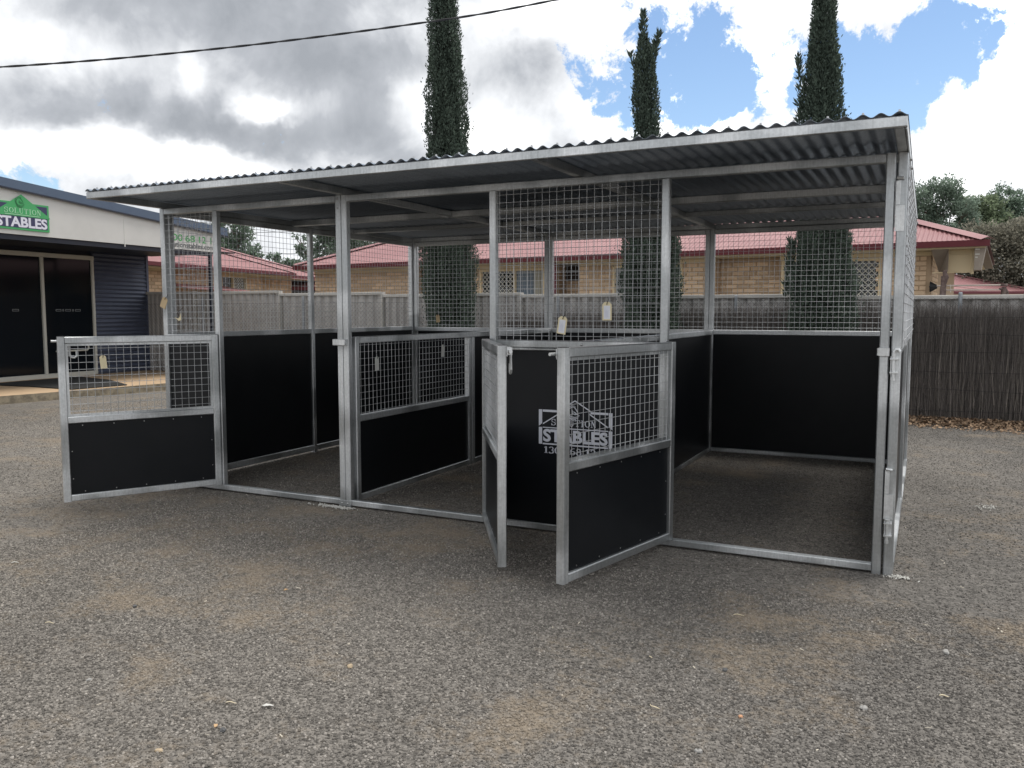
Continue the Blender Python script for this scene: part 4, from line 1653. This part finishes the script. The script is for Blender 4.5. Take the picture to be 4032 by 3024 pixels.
# ---- rail frame between the house and the fence, right side
RAIL_PALE = material('pale_weathered_rail', (0.46, 0.40, 0.35), 0.8)
RUSTY = material('rusty_brown_post', (0.10, 0.065, 0.06), 0.8, var=(18.0, 0.8, (0.20, 0.15, 0.13), 4))
line = thing('rail_frame', 'pale two rail frame with a rusty capped post showing above the right fence', 'frame')
mb = MB()
mb.tube([(5.70, 10.92, 1.857), (6.66, 11.39, 1.870)], .013, 8)
mb.build('rail', RAIL_PALE, line)
mb = MB()
mb.tube([(5.82, 10.97, 1.787), (6.64, 11.37, 1.792)], .012, 8)
mb.build('rail', RAIL_PALE, line)
mb = MB()
mb.tube([(5.905, 11.01, 1.875), (5.910, 11.01, 1.745)], .005, 6)
mb.build('hook', GRILLE, line)
mb = MB()
mb.tube([(6.705, 11.40, 0), (6.705, 11.40, 1.80), (6.705, 11.40, 1.84)], [.045, .045, .03], 10)
mb.tube([(6.705, 11.40, 1.852), (6.705, 11.40, 1.865), (6.705, 11.40, 1.892)], [.055, .058, .05], 10)
mb.tube([(6.64, 11.36, 1.80), (6.70, 11.40, 1.815)], .022, 8)
mb.tube([(6.735, 11.40, 1.80), (6.77, 11.41, 1.74), (6.745, 11.40, 1.69)], .018, 8)
mb.build('post', RUSTY, line)
mb = MB()
mb.rbox(5.755, 5.84, 10.93, 10.99, 0, 2.02, 'z', .01)
mb.tube([(5.80, 10.95, 1.60), (5.78, 10.95, 1.80), (5.83, 10.95, 2.0), (5.80, 10.96, 2.11)], [.06, .035, .045, .03], 8)
mb.build('post', RUSTY, line)

# ---- left house, facing the shop
LRZ = math.atan2(.985, -.172)
lh = thing('brick_house', 'tan brick house with faded red hip roof beside the shop, seen through the left mesh', 'house', (-10.75, 9.0, 0), LRZ)
corr_roof(lh, -7.0, 6.42, -.05, 2.60, .36, 4.2, None, 6.42)
mb = MB()
mb.poly([(6.42, -.05, 2.60), (6.42, 8.45, 2.60), (6.42 - 4.25, 4.2, 2.60 + 4.25 * .36)])
mb.poly([(6.42, 8.45, 2.60), (-7.0, 8.45, 2.60), (-7.0, 4.2, 2.60 + 4.25 * .36), (6.42 - 4.25, 4.2, 2.60 + 4.25 * .36)])
mb.build('roof_end', ROOF_RED, lh)
hip_cap(lh, (6.42, -.05, 2.62), (6.42 - 4.25, 4.2, 2.62 + 4.25 * .36))
corr_roof(lh, 2.4, 9.75, .72, 2.60, .36, 5.4, None, 9.75)
mb = MB()
mb.poly([(9.75, .72, 2.60), (9.75, 10.0, 2.60), (9.75 - 4.68, 5.4, 2.60 + 4.68 * .36)])
mb.build('roof_end', ROOF_RED, lh)
hip_cap(lh, (9.75, .72, 2.62), (9.75 - 4.68, 5.4, 2.62 + 4.68 * .36))
mb = MB()
mb.prism([(-7.0, -.09, 2.51), (-7.0, -.10, 2.60), (-7.0, .02, 2.60), (-7.0, .02, 2.51)], (13.44, 0, 0))
mb.build('gutter', GUTTER_RED, lh)
mb = MB()
mb.prism([(6.45, .66, 2.51), (6.45, .65, 2.60), (6.45, .76, 2.60), (6.45, .76, 2.51)], (3.32, 0, 0))
mb.build('gutter', GUTTER_RED, lh)
mb = MB()
mb.box(-7.0, 6.40, .025, .60, 2.475, 2.50)
mb.box(-7.0, 5.46, .55 - .02, .60, 2.43, 2.474)
mb.box(6.41, 9.72, .77, 4.0, 2.475, 2.50)
mb.build('soffit', SOFFIT, lh)
mb = MB()
LW = (3.55, 4.76)
mb.box(-7, LW[0], .55, .65, 0, 2.47)
mb.box(*LW, .55, .65, 0, 1.30)
mb.box(LW[1], 5.455, .55, .65, 0, 2.47)
mb.box(5.456, 8.48, 1.30, 1.40, 0, 2.47)
mb.box(5.35, 5.455, .651, 1.40, 0, 2.47)
mb.box(8.38, 8.48, 1.401, 6, 0, 2.47)
mb.build('wall', MORTAR, lh)
bk = Bricks()
bk.wall(4.76, 5.455, .55, 1.70, 2.43, 's', 1.0)
bk.wall(5.456, 8.48, 1.30, 1.70, 2.47, 's', .8)
bk.wall(.3, LW[0], .55, 1.70, 2.43, 's', .6)
bk.build(lh)
w_ = window(lh, LW[0], LW[1], 1.30, 2.43, .55, (4.12,))
pane(w_, 3.6, 4.095, 1.35, 2.38, .60)
pane(w_, 4.145, 4.71, 1.35, 2.38, .60)
grille(w_, 4.145, 4.71, 1.35, 2.38, .56, .085)
mb = MB()
mb.tube([(7.3, 3.4, 2.6), (7.3, 3.4, 3.72)], .06, 8)
mb.tube([(7.3, 3.4, 3.72), (7.3, 3.4, 3.80)], .075, 8)
mb.build('flue_pipe', RUSTY, lh)
# small red awning low on the wall, showing just above the fence
mb = MB()
mb.prism([(1.2, -.15, 2.02), (4.1, -.15, 1.99), (3.6, .5, 2.13), (1.2, .5, 2.15)], (0, 0, -.02))
mb.build('window_awning', ROOF_RED, lh)

# ---- carport between the two houses
cp = thing('carport', 'low red roofed carport in the gap between the two brick houses', 'carport', (-13.5, 17.15, 0), math.atan2(.71, 1.45))
mb = MB()
n = 260
V_, F_ = [], []
for i in range(n + 1):
    s_ = -1.2 + 4.4 * i / n
    h = .012 * math.cos(2 * math.pi * s_ / .15)
    V_ += [(s_, -.03, 2.27 + h), (s_, 3.3, 2.92 + h)]
for i in range(n):
    F_.append((2 * i, 2 * i + 2, 2 * i + 3, 2 * i + 1))
mb.add(V_, F_)
mb.build('roof_sheeting', ROOF_RED, cp, smooth=True)
MB().box(-1.2, 3.2, -.06, 0, 2.15, 2.26).build('fascia', GUTTER_RED, cp)
MB().box(-1.2, 3.2, 2.6, 2.7, 0, 2.5).build('back_wall', SHADE_BROWN, cp)  # near-black colour stands in for the shade under the carport roof
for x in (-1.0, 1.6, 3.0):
    MB().rbox(x, x + .09, .1, .19, 0, 2.2, 'z').build('post', SHADE_BROWN, cp)

# ---- distant house beyond, lower right
dh = thing('distant_house', 'far house with a low red hip roof showing above the right end of the fence', 'house', (6.35, 40.39, 0), math.atan2(1.66, 3.35))
APX, APT, APZ = 1.62, 2.2, 3.32
corr_roof(dh, -6.0, 4.5, 0.0, 2.40, .335, 2.75, None, 4.5, .15, .014)
mb = MB()
mb.poly([(4.5, 0, 2.40), (4.5, 5.5, 2.40), (1.75, 2.75, 3.32)])
mb.build('roof_end', ROOF_RED, dh)
hip_cap(dh, (4.5, 0, 2.43), (1.75, 2.75, 3.35))
hip_cap(dh, (-2.2, -.02, 2.95), (1.6, -.03, 2.53), .10)
MB().box(-6, 4.55, -.08, .0, 2.29, 2.41).build('gutter', GUTTER_RED, dh)
MB().box(-6, 4.1, .4, .5, 0, 2.30).build('wall', CREAM_TRIM, dh)

# ================================================================== trees
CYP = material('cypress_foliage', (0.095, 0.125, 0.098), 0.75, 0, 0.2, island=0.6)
CYP_CORE = material('cypress_dark_core', (0.035, 0.045, 0.034), 0.9)  # dark colour for the light-blocking core added inside the crown
BARK = material('grey_brown_bark', (0.15, 0.115, 0.09), 0.95, var=(12.0, 0.8, (0.09, 0.07, 0.055), 4))
LEAF_A = material('gum_foliage', (0.22, 0.28, 0.22), 0.7, 0, 0.25, island=0.45)
LEAF_B = material('deep_green_foliage', (0.18, 0.24, 0.18), 0.7, 0, 0.25, island=0.45)
LEAF_C = material('olive_brown_foliage', (0.23, 0.22, 0.175), 0.75, 0, 0.2, island=0.45)
LEAF_D = material('yellow_green_foliage', (0.22, 0.27, 0.17), 0.7, 0, 0.25, island=0.45)


def leafy(m, amount):
    t = m.node_tree
    q_ = NG(t)
    bs_ = t.nodes['Principled BSDF']
    tr = q_.new('ShaderNodeBsdfTranslucent')
    src = bs_.inputs['Base Color'].links[0].from_socket
    t.links.new(src, tr.inputs[0])
    ms = q_.new('ShaderNodeMixShader')
    ms.inputs[0].default_value = amount
    t.links.new(bs_.outputs[0], ms.inputs[1])
    t.links.new(tr.outputs[0], ms.inputs[2])
    t.links.new(ms.outputs[0], t.nodes['Material Output'].inputs[0])


for m_ in (LEAF_A, LEAF_B, LEAF_C, LEAF_D):
    leafy(m_, .55)
leafy(CYP, .35)


def sprays(rg, C, D, ln, wd, nmid=True):
    """pointed leaf sprays: centre C, direction D (n,3), length, width -> kite quads"""
    n = len(C)
    D = D / np.linalg.norm(D, axis=1)[:, None]
    q_ = rg.normal(0, 1, (n, 3))
    Sd = np.cross(D, q_)
    Sd /= np.linalg.norm(Sd, axis=1)[:, None] + 1e-9
    ln = ln[:, None]
    wd = wd[:, None]
    V_ = np.stack([C, C + D * ln * .45 + Sd * wd, C + D * ln, C + D * ln * .45 - Sd * wd], 1)
    return V_.reshape(-1, 3), np.arange(4 * n).reshape(-1, 4)


def cypress(label, x, y, prof, top, n, seed, leaders=(), gap=0.0, flat=1.0):
    """prof: list of (z, radius, x offset)"""
    t = thing('cypress_tree', label, 'tree', (x, y, 0), 0, 'row of cypresses behind the stable')
    rg = np.random.default_rng(seed)
    pz, pr, px = [np.array(k_) for k_ in zip(*prof)]
    mb = MB()
    zs = np.linspace(0, top * .97, 9)
    mb.tube([(np.interp(z, pz, px), 0, z) for z in zs], [max(.012, .09 * (1 - z / top) ** .8) for z in zs], 8)
    mb.build('trunk', BARK, t)
    # weight heights by circumference
    zz = rg.uniform(.12, top, n * 3)
    rr = np.interp(zz, pz, pr)
    keep = rg.random(len(zz)) < rr / rr.max()
    zz, rr = zz[keep][:n], rr[keep][:n]
    m = len(zz)
    th = rg.uniform(0, 2 * math.pi, m)
    # lumps: upright plumes of different depth
    lump = .84 + .17 * np.sin(th * 3 + zz * .9 + seed) * np.sin(zz * 2.3 + th + seed) + .11 * np.sin(th * 7 - zz * 3.7 + seed * 2) * np.sin(zz * 5.3 + th * 3)
    lump += np.where(rg.random(m) < .05, rg.uniform(0, .30, m), 0)
    rad = rr * lump * (1 - .42 * rg.random(m) ** 2.2)
    C = np.stack([np.interp(zz, pz, px) + rad * np.cos(th), rad * np.sin(th), zz], 1)
    D = np.stack([np.cos(th) * rg.uniform(.15, .6, m), np.sin(th) * rg.uniform(.15, .6, m), rg.uniform(.6, 1.2, m)], 1) + rg.normal(0, .34, (m, 3))
    V1, F1 = sprays(rg, C, D, rg.uniform(.022, .062, m), rg.uniform(.006, .013, m))
    parts = [(V1, F1)]
    for (lx, lz0, lz1, lr, ln_) in leaders:
        k_ = ln_
        z_ = rg.uniform(lz0, lz1, k_)
        f_ = (z_ - lz0) / (lz1 - lz0)
        r_ = lr * (1 - f_ * .85) * rg.random(k_) ** .5
        a_ = rg.uniform(0, 6.28, k_)
        C = np.stack([lx[0] + (lx[1] - lx[0]) * f_ + r_ * np.cos(a_), r_ * np.sin(a_), z_], 1)
        D = np.stack([np.cos(a_) * .5 + (lx[1] - lx[0]) * .3, np.sin(a_) * .5, np.ones(k_)], 1) + rg.normal(0, .25, (k_, 3))
        parts.append(sprays(rg, C, D, rg.uniform(.05, .12, k_), rg.uniform(.008, .016, k_)))
    V_ = np.concatenate([p_[0] for p_ in parts])
    F_ = np.arange(len(V_)).reshape(-1, 4)
    crown = np_mesh('crown', V_, F_, CYP, t)
    # dense dark core added to block light coming straight through, left open here and there
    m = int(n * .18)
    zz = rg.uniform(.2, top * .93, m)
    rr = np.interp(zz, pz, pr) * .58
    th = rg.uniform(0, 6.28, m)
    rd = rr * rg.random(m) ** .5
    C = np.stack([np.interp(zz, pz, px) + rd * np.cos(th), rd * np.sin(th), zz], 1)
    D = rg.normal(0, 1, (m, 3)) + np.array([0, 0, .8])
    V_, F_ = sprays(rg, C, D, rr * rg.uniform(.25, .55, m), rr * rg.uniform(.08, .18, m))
    np_mesh('light_blocking_core', V_, F_, CYP_CORE, t)
    return t


cypress('tall dense cypress, leftmost of the three, rising past the top of the frame', -1.37, 6.9,
        [(0, .28, 0), (.6, .36, .0), (1.2, .40, .02), (2.0, .48, 0), (2.8, .52, -.05), (3.4, .46, -.02), (4.0, .37, -.01), (4.8, .32, -.04), (5.6, .27, -.06), (6.4, .22, -.08), (7.2, .15, -.08), (8.0, .05, -.08)], 8.0, 80000, 31)
cypress('thin cypress with a forked wispy top, middle of the three behind the stable', 1.93, 6.9,
        [(0, .30, .05), (.6, .38, .06), (1.2, .41, .08), (2.0, .46, .05), (2.6, .45, .05), (3.2, .27, .02), (3.9, .185, -.03), (4.4, .175, -.06), (4.9, .15, -.08), (5.2, .08, -.09), (5.32, .02, -.10)], 5.32, 58000, 32,
        leaders=[((-.10, -.11), 4.9, 5.62, .075, 420), ((-.02, .13), 4.85, 5.30, .07, 330), ((-.18, -.30), 4.8, 5.08, .05, 90)])
cypress('ragged cypress with a wide lower crown, rightmost of the three behind the third bay', 4.26, 6.9,
        [(0, .36, .05), (.6, .42, .07), (1.2, .43, .08), (1.7, .44, .08), (2.1, .41, .06), (2.6, .37, .03), (3.2, .31, .0), (3.9, .265, -.01), (4.6, .21, -.02), (5.2, .145, -.03), (6.0, .09, -.02), (6.6, .03, -.02)], 6.6, 80000, 33,
        leaders=[((-.24, -.33), 3.9, 4.75, .07, 260), ((-.28, -.27), 3.4, 4.2, .08, 240), ((-.34, -.36), 1.6, 2.35, .10, 420), ((-.32, -.44), 3.55, 3.80, .04, 60)])


def broad_tree(name, label, cx, cy, blobs, trunk_h, n, mat, seed, size=(.12, .26), far=1.0, group=None, cat='tree'):
    """blobs: (dx, dy, z, rx, rz) foliage clumps"""
    # far: the same tree standing that many times farther off, and as much bigger
    cx, cy = 5.56 + (cx - 5.56) * far, -4.86 + (cy + 4.86) * far
    blobs = [(dx * far, dy * far, 1.42 + (z - 1.42) * far, rx * far, rz * far) for dx, dy, z, rx, rz in blobs]
    trunk_h = 1.42 + (trunk_h - 1.42) * far
    size = (size[0] * far, size[1] * far)
    t = thing(name, label, cat, (cx, cy, 0), 0, group)
    rg = np.random.default_rng(seed)
    mb = MB()
    mb.tube([(0, 0, 0), (.08, 0, trunk_h * .5), (.0, .05, trunk_h)], [.26, .20, .15], 8)
    for (dx, dy, z, rx, rz) in blobs:
        mb.tube([(0, .05, trunk_h * .85), (dx * .5, dy * .5, (trunk_h + z) / 2), (dx, dy, z)], [.11, .06, .02], 6)
        for k_ in range(4):
            a = rg.uniform(0, 6.28)
            mb.tube([(dx * .8, dy * .8, trunk_h * .2 + z * .8), (dx + rx * .7 * math.cos(a), dy + rx * .7 * math.sin(a), z + rz * rg.uniform(-.5, .8))], [.03, .008], 5)
    mb.build('trunk', BARK, t)
    Cs, Ds = [], []
    tot = sum(b_[3] * b_[3] * b_[4] for b_ in blobs) ** 1.0
    for (dx, dy, z, rx, rz) in blobs:
        m = int(n * rx * rx * rz / tot) + 30
        # leaf clumps inside the blob
        k_ = max(6, int(m / 55))
        cc = rg.normal(0, 1, (k_, 3))
        cc /= np.linalg.norm(cc, axis=1)[:, None]
        cc *= (rg.random(k_) ** .4)[:, None]
        pick = rg.integers(0, k_, m)
        p_ = cc[pick] + rg.normal(0, .16, (m, 3))
        Cs.append(p_ * np.array([rx, rx, rz]) + np.array([dx, dy, z]))
        Ds.append(p_ + rg.normal(0, .8, (m, 3)))
    C = np.concatenate(Cs)
    D = np.concatenate(Ds)
    V_, F_ = sprays(rg, C, D, rg.uniform(size[0], size[1], len(C)), rg.uniform(size[0] * .35, size[1] * .35, len(C)))
    np_mesh('crown', V_, F_, mat, t)
    return t


# right background
broad_tree('gum_tree', 'airy blue green tree with gaps of sky behind the right end of the stable', 6.0, 32.0,
           [(-.75, 0, 5.7, .55, .65), (.0, .2, 6.15, .6, .55), (.35, .2, 5.75, .45, .45), (-.55, .3, 5.0, .6, .6), (.75, 0, 5.35, .5, .5), (.15, -.3, 4.5, .5, .45), (.95, .2, 4.8, .45, .5), (-.7, .2, 4.2, .5, .5), (.6, 0, 4.2, .5, .4), (-.1, .1, 5.3, .4, .4)], 3.4, 20000, LEAF_A, 41, (.05, .12), 1.8)
broad_tree('leafy_tree', 'lower mid green tree between the airy tree and the far right tree', 7.25, 33.0,
           [(-.45, 0, 5.55, .45, .45), (-.05, 0, 5.45, .5, .5), (.35, .2, 5.25, .55, .6), (-.45, .2, 4.6, .55, .6), (.3, -.2, 4.4, .7, .6), (.75, .1, 4.7, .5, .6), (-.2, 0, 4.1, .7, .5)], 3.2, 14000, LEAF_D, 42, (.06, .13), 1.85)
broad_tree('leafy_tree', 'taller green tree rounding up at the far right edge', 8.45, 34.0,
           [(-.45, 0, 5.75, .5, .55), (-.1, .1, 5.9, .45, .4), (.3, .1, 5.5, .65, .55), (.9, .2, 5.4, .7, .6), (-.4, -.2, 5.0, .7, .6), (.5, -.2, 4.8, .9, .6), (1.5, .1, 5.2, .6, .7), (-.5, 0, 4.4, .7, .5), (.8, 0, 4.3, .8, .5)], 3.6, 16000, LEAF_B, 43, (.06, .14), 1.85)
broad_tree('bushy_tree', 'large dark olive brown bushy tree behind the right corner of the long house', 7.35, 24.0,
           [(-1.05, 0, 3.25, .5, .4), (-.65, 0, 3.45, .6, .55), (-.1, .1, 3.55, .7, .6), (.45, .1, 3.62, .7, .6), (1.1, .1, 3.55, .8, .65), (-.7, .1, 2.7, .8, .8), (.2, -.1, 2.8, .9, .9), (1.2, -.1, 2.7, 1.0, .9), (-.4, .1, 1.8, .9, .8), (.5, 0, 1.8, 1.1, .8), (1.5, 0, 1.7, 1.1, .8)], 1.9, 38000, LEAF_C, 44, (.05, .12), 1.7)
# left background
broad_tree('leafy_tree', 'dense green tree rising behind the left house roof near the shop', -20.6, 21.8,
           [(-.55, 0, 4.9, .65, .75), (.15, .2, 4.75, .6, .55), (-.35, 0, 4.0, .9, .6), (.55, 0, 3.85, .6, .5), (.9, .1, 3.5, .45, .45), (-.9, .1, 5.5, .6, .6)], 3.0, 6000, LEAF_B, 45, (.08, .17))
broad_tree('leafy_tree', 'loose green tree behind the gap between the two houses', -17.5, 23.2,
           [(-.75, 0, 4.45, .35, .35), (-.45, 0, 3.95, .4, .4), (.1, .1, 4.4, .55, .6), (.8, .1, 4.7, .8, .7), (.2, 0, 3.6, .7, .45), (1.4, .1, 4.3, .8, .7), (-.75, .1, 3.45, .4, .3), (2.4, .3, 4.6, .8, .7)], 2.8, 6500, LEAF_B, 46, (.08, .17))
broad_tree('leafy_tree', 'small far tree low on the skyline above the left house roof', -23.3, 27.8,
           [(-.4, 0, 4.0, .4, .35), (.3, 0, 3.8, .5, .35), (.9, 0, 3.65, .35, .3)], 2.8, 1500, LEAF_B, 47, (.09, .18))

# ================================================================== overhead cables
CABLE = material('black_cable', (0.025, 0.025, 0.027), 0.6)


def catenary(a, b_, sag, n):
    A, B = Vector(a), Vector(b_)
    return [A.lerp(B, i / n) - Vector((0, 0, sag * 4 * (i / n) * (1 - i / n))) for i in range(n + 1)]


cab = thing('overhead_cable', 'black twisted service cable crossing the sky at upper left', 'cable', (-2.25, .13, 3.75))
P_ = [Vector(p) for p in ((-9.5, -3.6, 3.62), (-6.5, -2.4, 3.50), (-3.8, -.9, 3.55), (-1.46, -.30, 3.46), (.05, .46, 3.60), (1.57, 1.23, 3.81), (2.68, 1.80, 4.02), (5.2, 3.1, 4.62), (8.5, 4.8, 5.6))]
P_[0], P_[1], P_[2] = Vector((-7.6, -3.4, 3.40)), Vector((-5.2, -2.2, 3.36)), Vector((-3.2, -1.18, 3.38))


def cr_spline(P, k_):
    out = []
    for i in range(1, len(P) - 2):
        for j in range(k_):
            u_ = j / k_
            a, b_, c_, d_ = P[i - 1], P[i], P[i + 1], P[i + 2]
            out.append(.5 * ((2 * b_) + (c_ - a) * u_ + (2 * a - 5 * b_ + 4 * c_ - d_) * u_ * u_ + (3 * b_ - a - 3 * c_ + d_) * u_ ** 3))
    return out


cl = cr_spline(P_, 46)
for ph in (0, math.pi):
    mb = MB()
    pts = []
    L_ = 0
    for i, p_ in enumerate(cl):
        if i:
            L_ += (p_ - cl[i - 1]).length
        a = L_ * 2 * math.pi / .42 + ph
        pts.append(p_ + Vector((-.45 * math.cos(a) * .0036, .89 * math.cos(a) * .0036, math.sin(a) * .0036)) - Vector((-2.25, .13, 3.75)))
    mb.tube(pts, .0062, 6)
    mb.build('strand', CABLE, cab, smooth=True)
far = thing('power_line', 'two faint thin power lines far off in the gap above the left house', 'power line', (-20, 28, 6))
for dz, dz2 in ((0, .5), (-1.1, -.5)):
    mb = MB()
    mb.tube(catenary((-9, -2, -.6 + dz), (14, 6, -.2 + dz2), .3, 20), .012, 4)
    mb.build('wire', CABLE, far)

# ================================================================== litter on the gravel
STRAW = material('dry_straw', (0.66, 0.57, 0.40), 0.8)
PALE_STONE = material('pale_stone', (0.33, 0.32, 0.30), 0.9, bump=(60, .4, .004))
DARK_STONE = material('dark_stone', (0.10, 0.10, 0.10), 0.9, bump=(60, .4, .004))
TAN_STONE = material('tan_stone', (0.42, 0.33, 0.22), 0.9, bump=(60, .4, .004))
ORANGE_STONE = material('orange_stone', (0.52, 0.28, 0.16), 0.9)
WHITE_CHIP = material('white_chip', (0.55, 0.54, 0.50), 0.8)
DRY_LEAF = material('dry_leaf', (0.50, 0.33, 0.18), 0.8)


def twig(label, x, y, ln, ang, mat=STRAW, bend=.1, r=.0022, name='twig', cat='twig'):
    mb = MB()
    n = 5
    pts = [(ln * (i / n - .5), bend * ln * math.sin(math.pi * i / n), r + .004 + .003 * math.sin(i)) for i in range(n + 1)]
    mb.tube(pts, [r * .6, r, r, r * .9, r * .8, r * .4], 5)
    o = mb.build(name, mat, None, loc=(x, y, 0))
    o.rotation_euler = (0, 0, ang)
    return tag(o, label, cat)


def stone(label, x, y, sz, mat, seed, flat=.6):
    rg_ = np.random.default_rng(seed)
    import bmesh
    bm = bmesh.new()
    bmesh.ops.create_icosphere(bm, subdivisions=2, radius=1)
    for v in bm.verts:
        k_ = 1 + .22 * math.sin(v.co.x * 3 + seed) + .15 * math.sin(v.co.y * 5 + seed * 2) + .08 * rg_.normal()
        v.co = Vector((v.co.x * k_ * sz, v.co.y * k_ * sz * .75, v.co.z * k_ * sz * flat))
    me = bpy.data.meshes.new('stone')
    bm.to_mesh(me)
    bm.free()
    me.materials.append(mat)
    o = link('stone', me, None, (x, y, sz * flat * .55))
    o.rotation_euler = (0, 0, seed * 1.3)
    return tag(o, label, 'stone')


def scrap(label, x, y, ln, wd, ang, mat, name='leaf', cat='leaf'):
    mb = MB()
    v = [(-ln / 2, 0, .006), (-ln * .2, wd / 2, .012), (ln * .25, wd * .4, .010), (ln / 2, 0, .007), (ln * .2, -wd * .45, .011), (-ln * .25, -wd / 2, .008)]
    mb.prism(v, (0, 0, .0015))
    o = mb.build(name, mat, None, loc=(x, y, 0))
    o.rotation_euler = (0, 0, ang)
    return tag(o, label, cat)


twig('curled white shaving on the gravel below the far left gate', .987, -1.949, .035, .9, WHITE_CHIP, .35, .003, 'wood_shaving', 'shaving')
twig('short straight straw on the gravel at the left edge', 2.022, -2.463, .040, .5)
twig('pale straw lying left of a white wood chip near the lower middle', 3.348, -2.683, .040, .45, STRAW, .05)
scrap('flat white wood chip on the lower middle gravel', 3.488, -2.646, .045, .012, .35, WHITE_CHIP, 'wood_chip', 'chip')
scrap('orange brown dry leaf below the double front post', 2.683, -1.636, .022, .014, .8, DRY_LEAF)
scrap('tan dry leaf near the bottom edge left of centre', 3.430, -2.837, .022, .013, 2.0, DRY_LEAF)
stone('pale stone on the dark gravel at left centre', 2.712, -2.782, .011, PALE_STONE, 3)
stone('round tan stone close to the bottom edge left of centre', 3.382, -3.034, .013, TAN_STONE, 5, .5)
stone('dark lump of stone near the tan leaf by the bottom edge', 3.473, -2.847, .014, DARK_STONE, 7)
stone('dark stone out on the left gravel below the far left gate', 2.187, -2.139, .013, DARK_STONE, 8)
stone('grey brown stone right of the lower middle wood chip', 3.543, -2.238, .014, TAN_STONE, 9)
stone('largest pale stone on the gravel at the right', 5.688, -1.025, .018, PALE_STONE, 11)
stone('pale grey stone in front of the right corner post, nearer the camera', 5.415, -1.709, .016, PALE_STONE, 13)
stone('small orange stone near the lower centre', 5.029, -1.967, .010, ORANGE_STONE, 15)
stone('round pale pebble near the bottom edge at centre', 4.952, -2.266, .012, PALE_STONE, 17, .7)
stone('dark stone on gravel straight below the third bay', 4.895, -1.604, .013, DARK_STONE, 19)
twig('bent pale straw below the logo gate, near the lower centre', 4.736, -2.029, .050, 2.6, STRAW, .2)
twig('short thick straw at the far right of the gravel', 5.672, -1.478, .034, .3, STRAW, .02, .003)
twig('thin straw just in front of the third bay sill', 4.825, -.968, .050, .4, STRAW, .06, .002)
twig('curved straw on the gravel between the front gates and the lower centre', 4.597, -1.613, .025, 2.2, STRAW, .3)
# many tiny pale slivers caught in the gravel
rg = np.random.default_rng(99)
n = 600
X, Y = rg.uniform(-4, 8.5, n), rg.uniform(-4.2, 1.5, n)
ok = ~((X > 0) & (X < 5.45) & (Y > -.05))
X, Y = X[ok], Y[ok]
n = len(X)
an = rg.uniform(0, 6.283, n)
ln, wd = rg.uniform(.004, .014, n), rg.uniform(.0012, .0030, n)
u = np.stack([np.cos(an), np.sin(an), rg.normal(0, .15, n)], 1) * ln[:, None]
w_ = np.stack([-np.sin(an), np.cos(an), rg.normal(0, .3, n)], 1) * wd[:, None]
c0 = np.stack([X, Y, np.full(n, .0085)], 1)
V_ = np.stack([c0 - u - w_, c0 + u - w_, c0 + u + w_, c0 - u + w_], 1).reshape(-1, 3)
stuff(np_mesh('straw_flecks', V_, np.arange(4 * n).reshape(-1, 4), material('straw_fleck', (0.42, 0.38, 0.31), .9, island=.4)))
# white zinc crumbs at the feet of posts
rg = np.random.default_rng(77)
for cx_, cy_, sx_, sy_, n in ((1.76, -.055, .085, .016, 260), (5.49, -.03, .028, .016, 70), (6.0, 2.03, .035, .045, 50)):
    mb = MB()
    for _ in range(n):
        x, y = cx_ + rg.normal(0, sx_), cy_ + rg.normal(0, sy_)
        s_ = rg.uniform(.002, .005)
        a = rg.uniform(0, 6.28)
        mb.tube([(x - s_ * math.cos(a), y - s_ * math.sin(a), .007), (x + s_ * math.cos(a), y + s_ * math.sin(a), .010 + rg.uniform(0, .003))], s_ * .8, 4)
    stuff(mb.build('white_crumbs', WHITE_CHIP))
print('objects', len(bpy.data.objects))
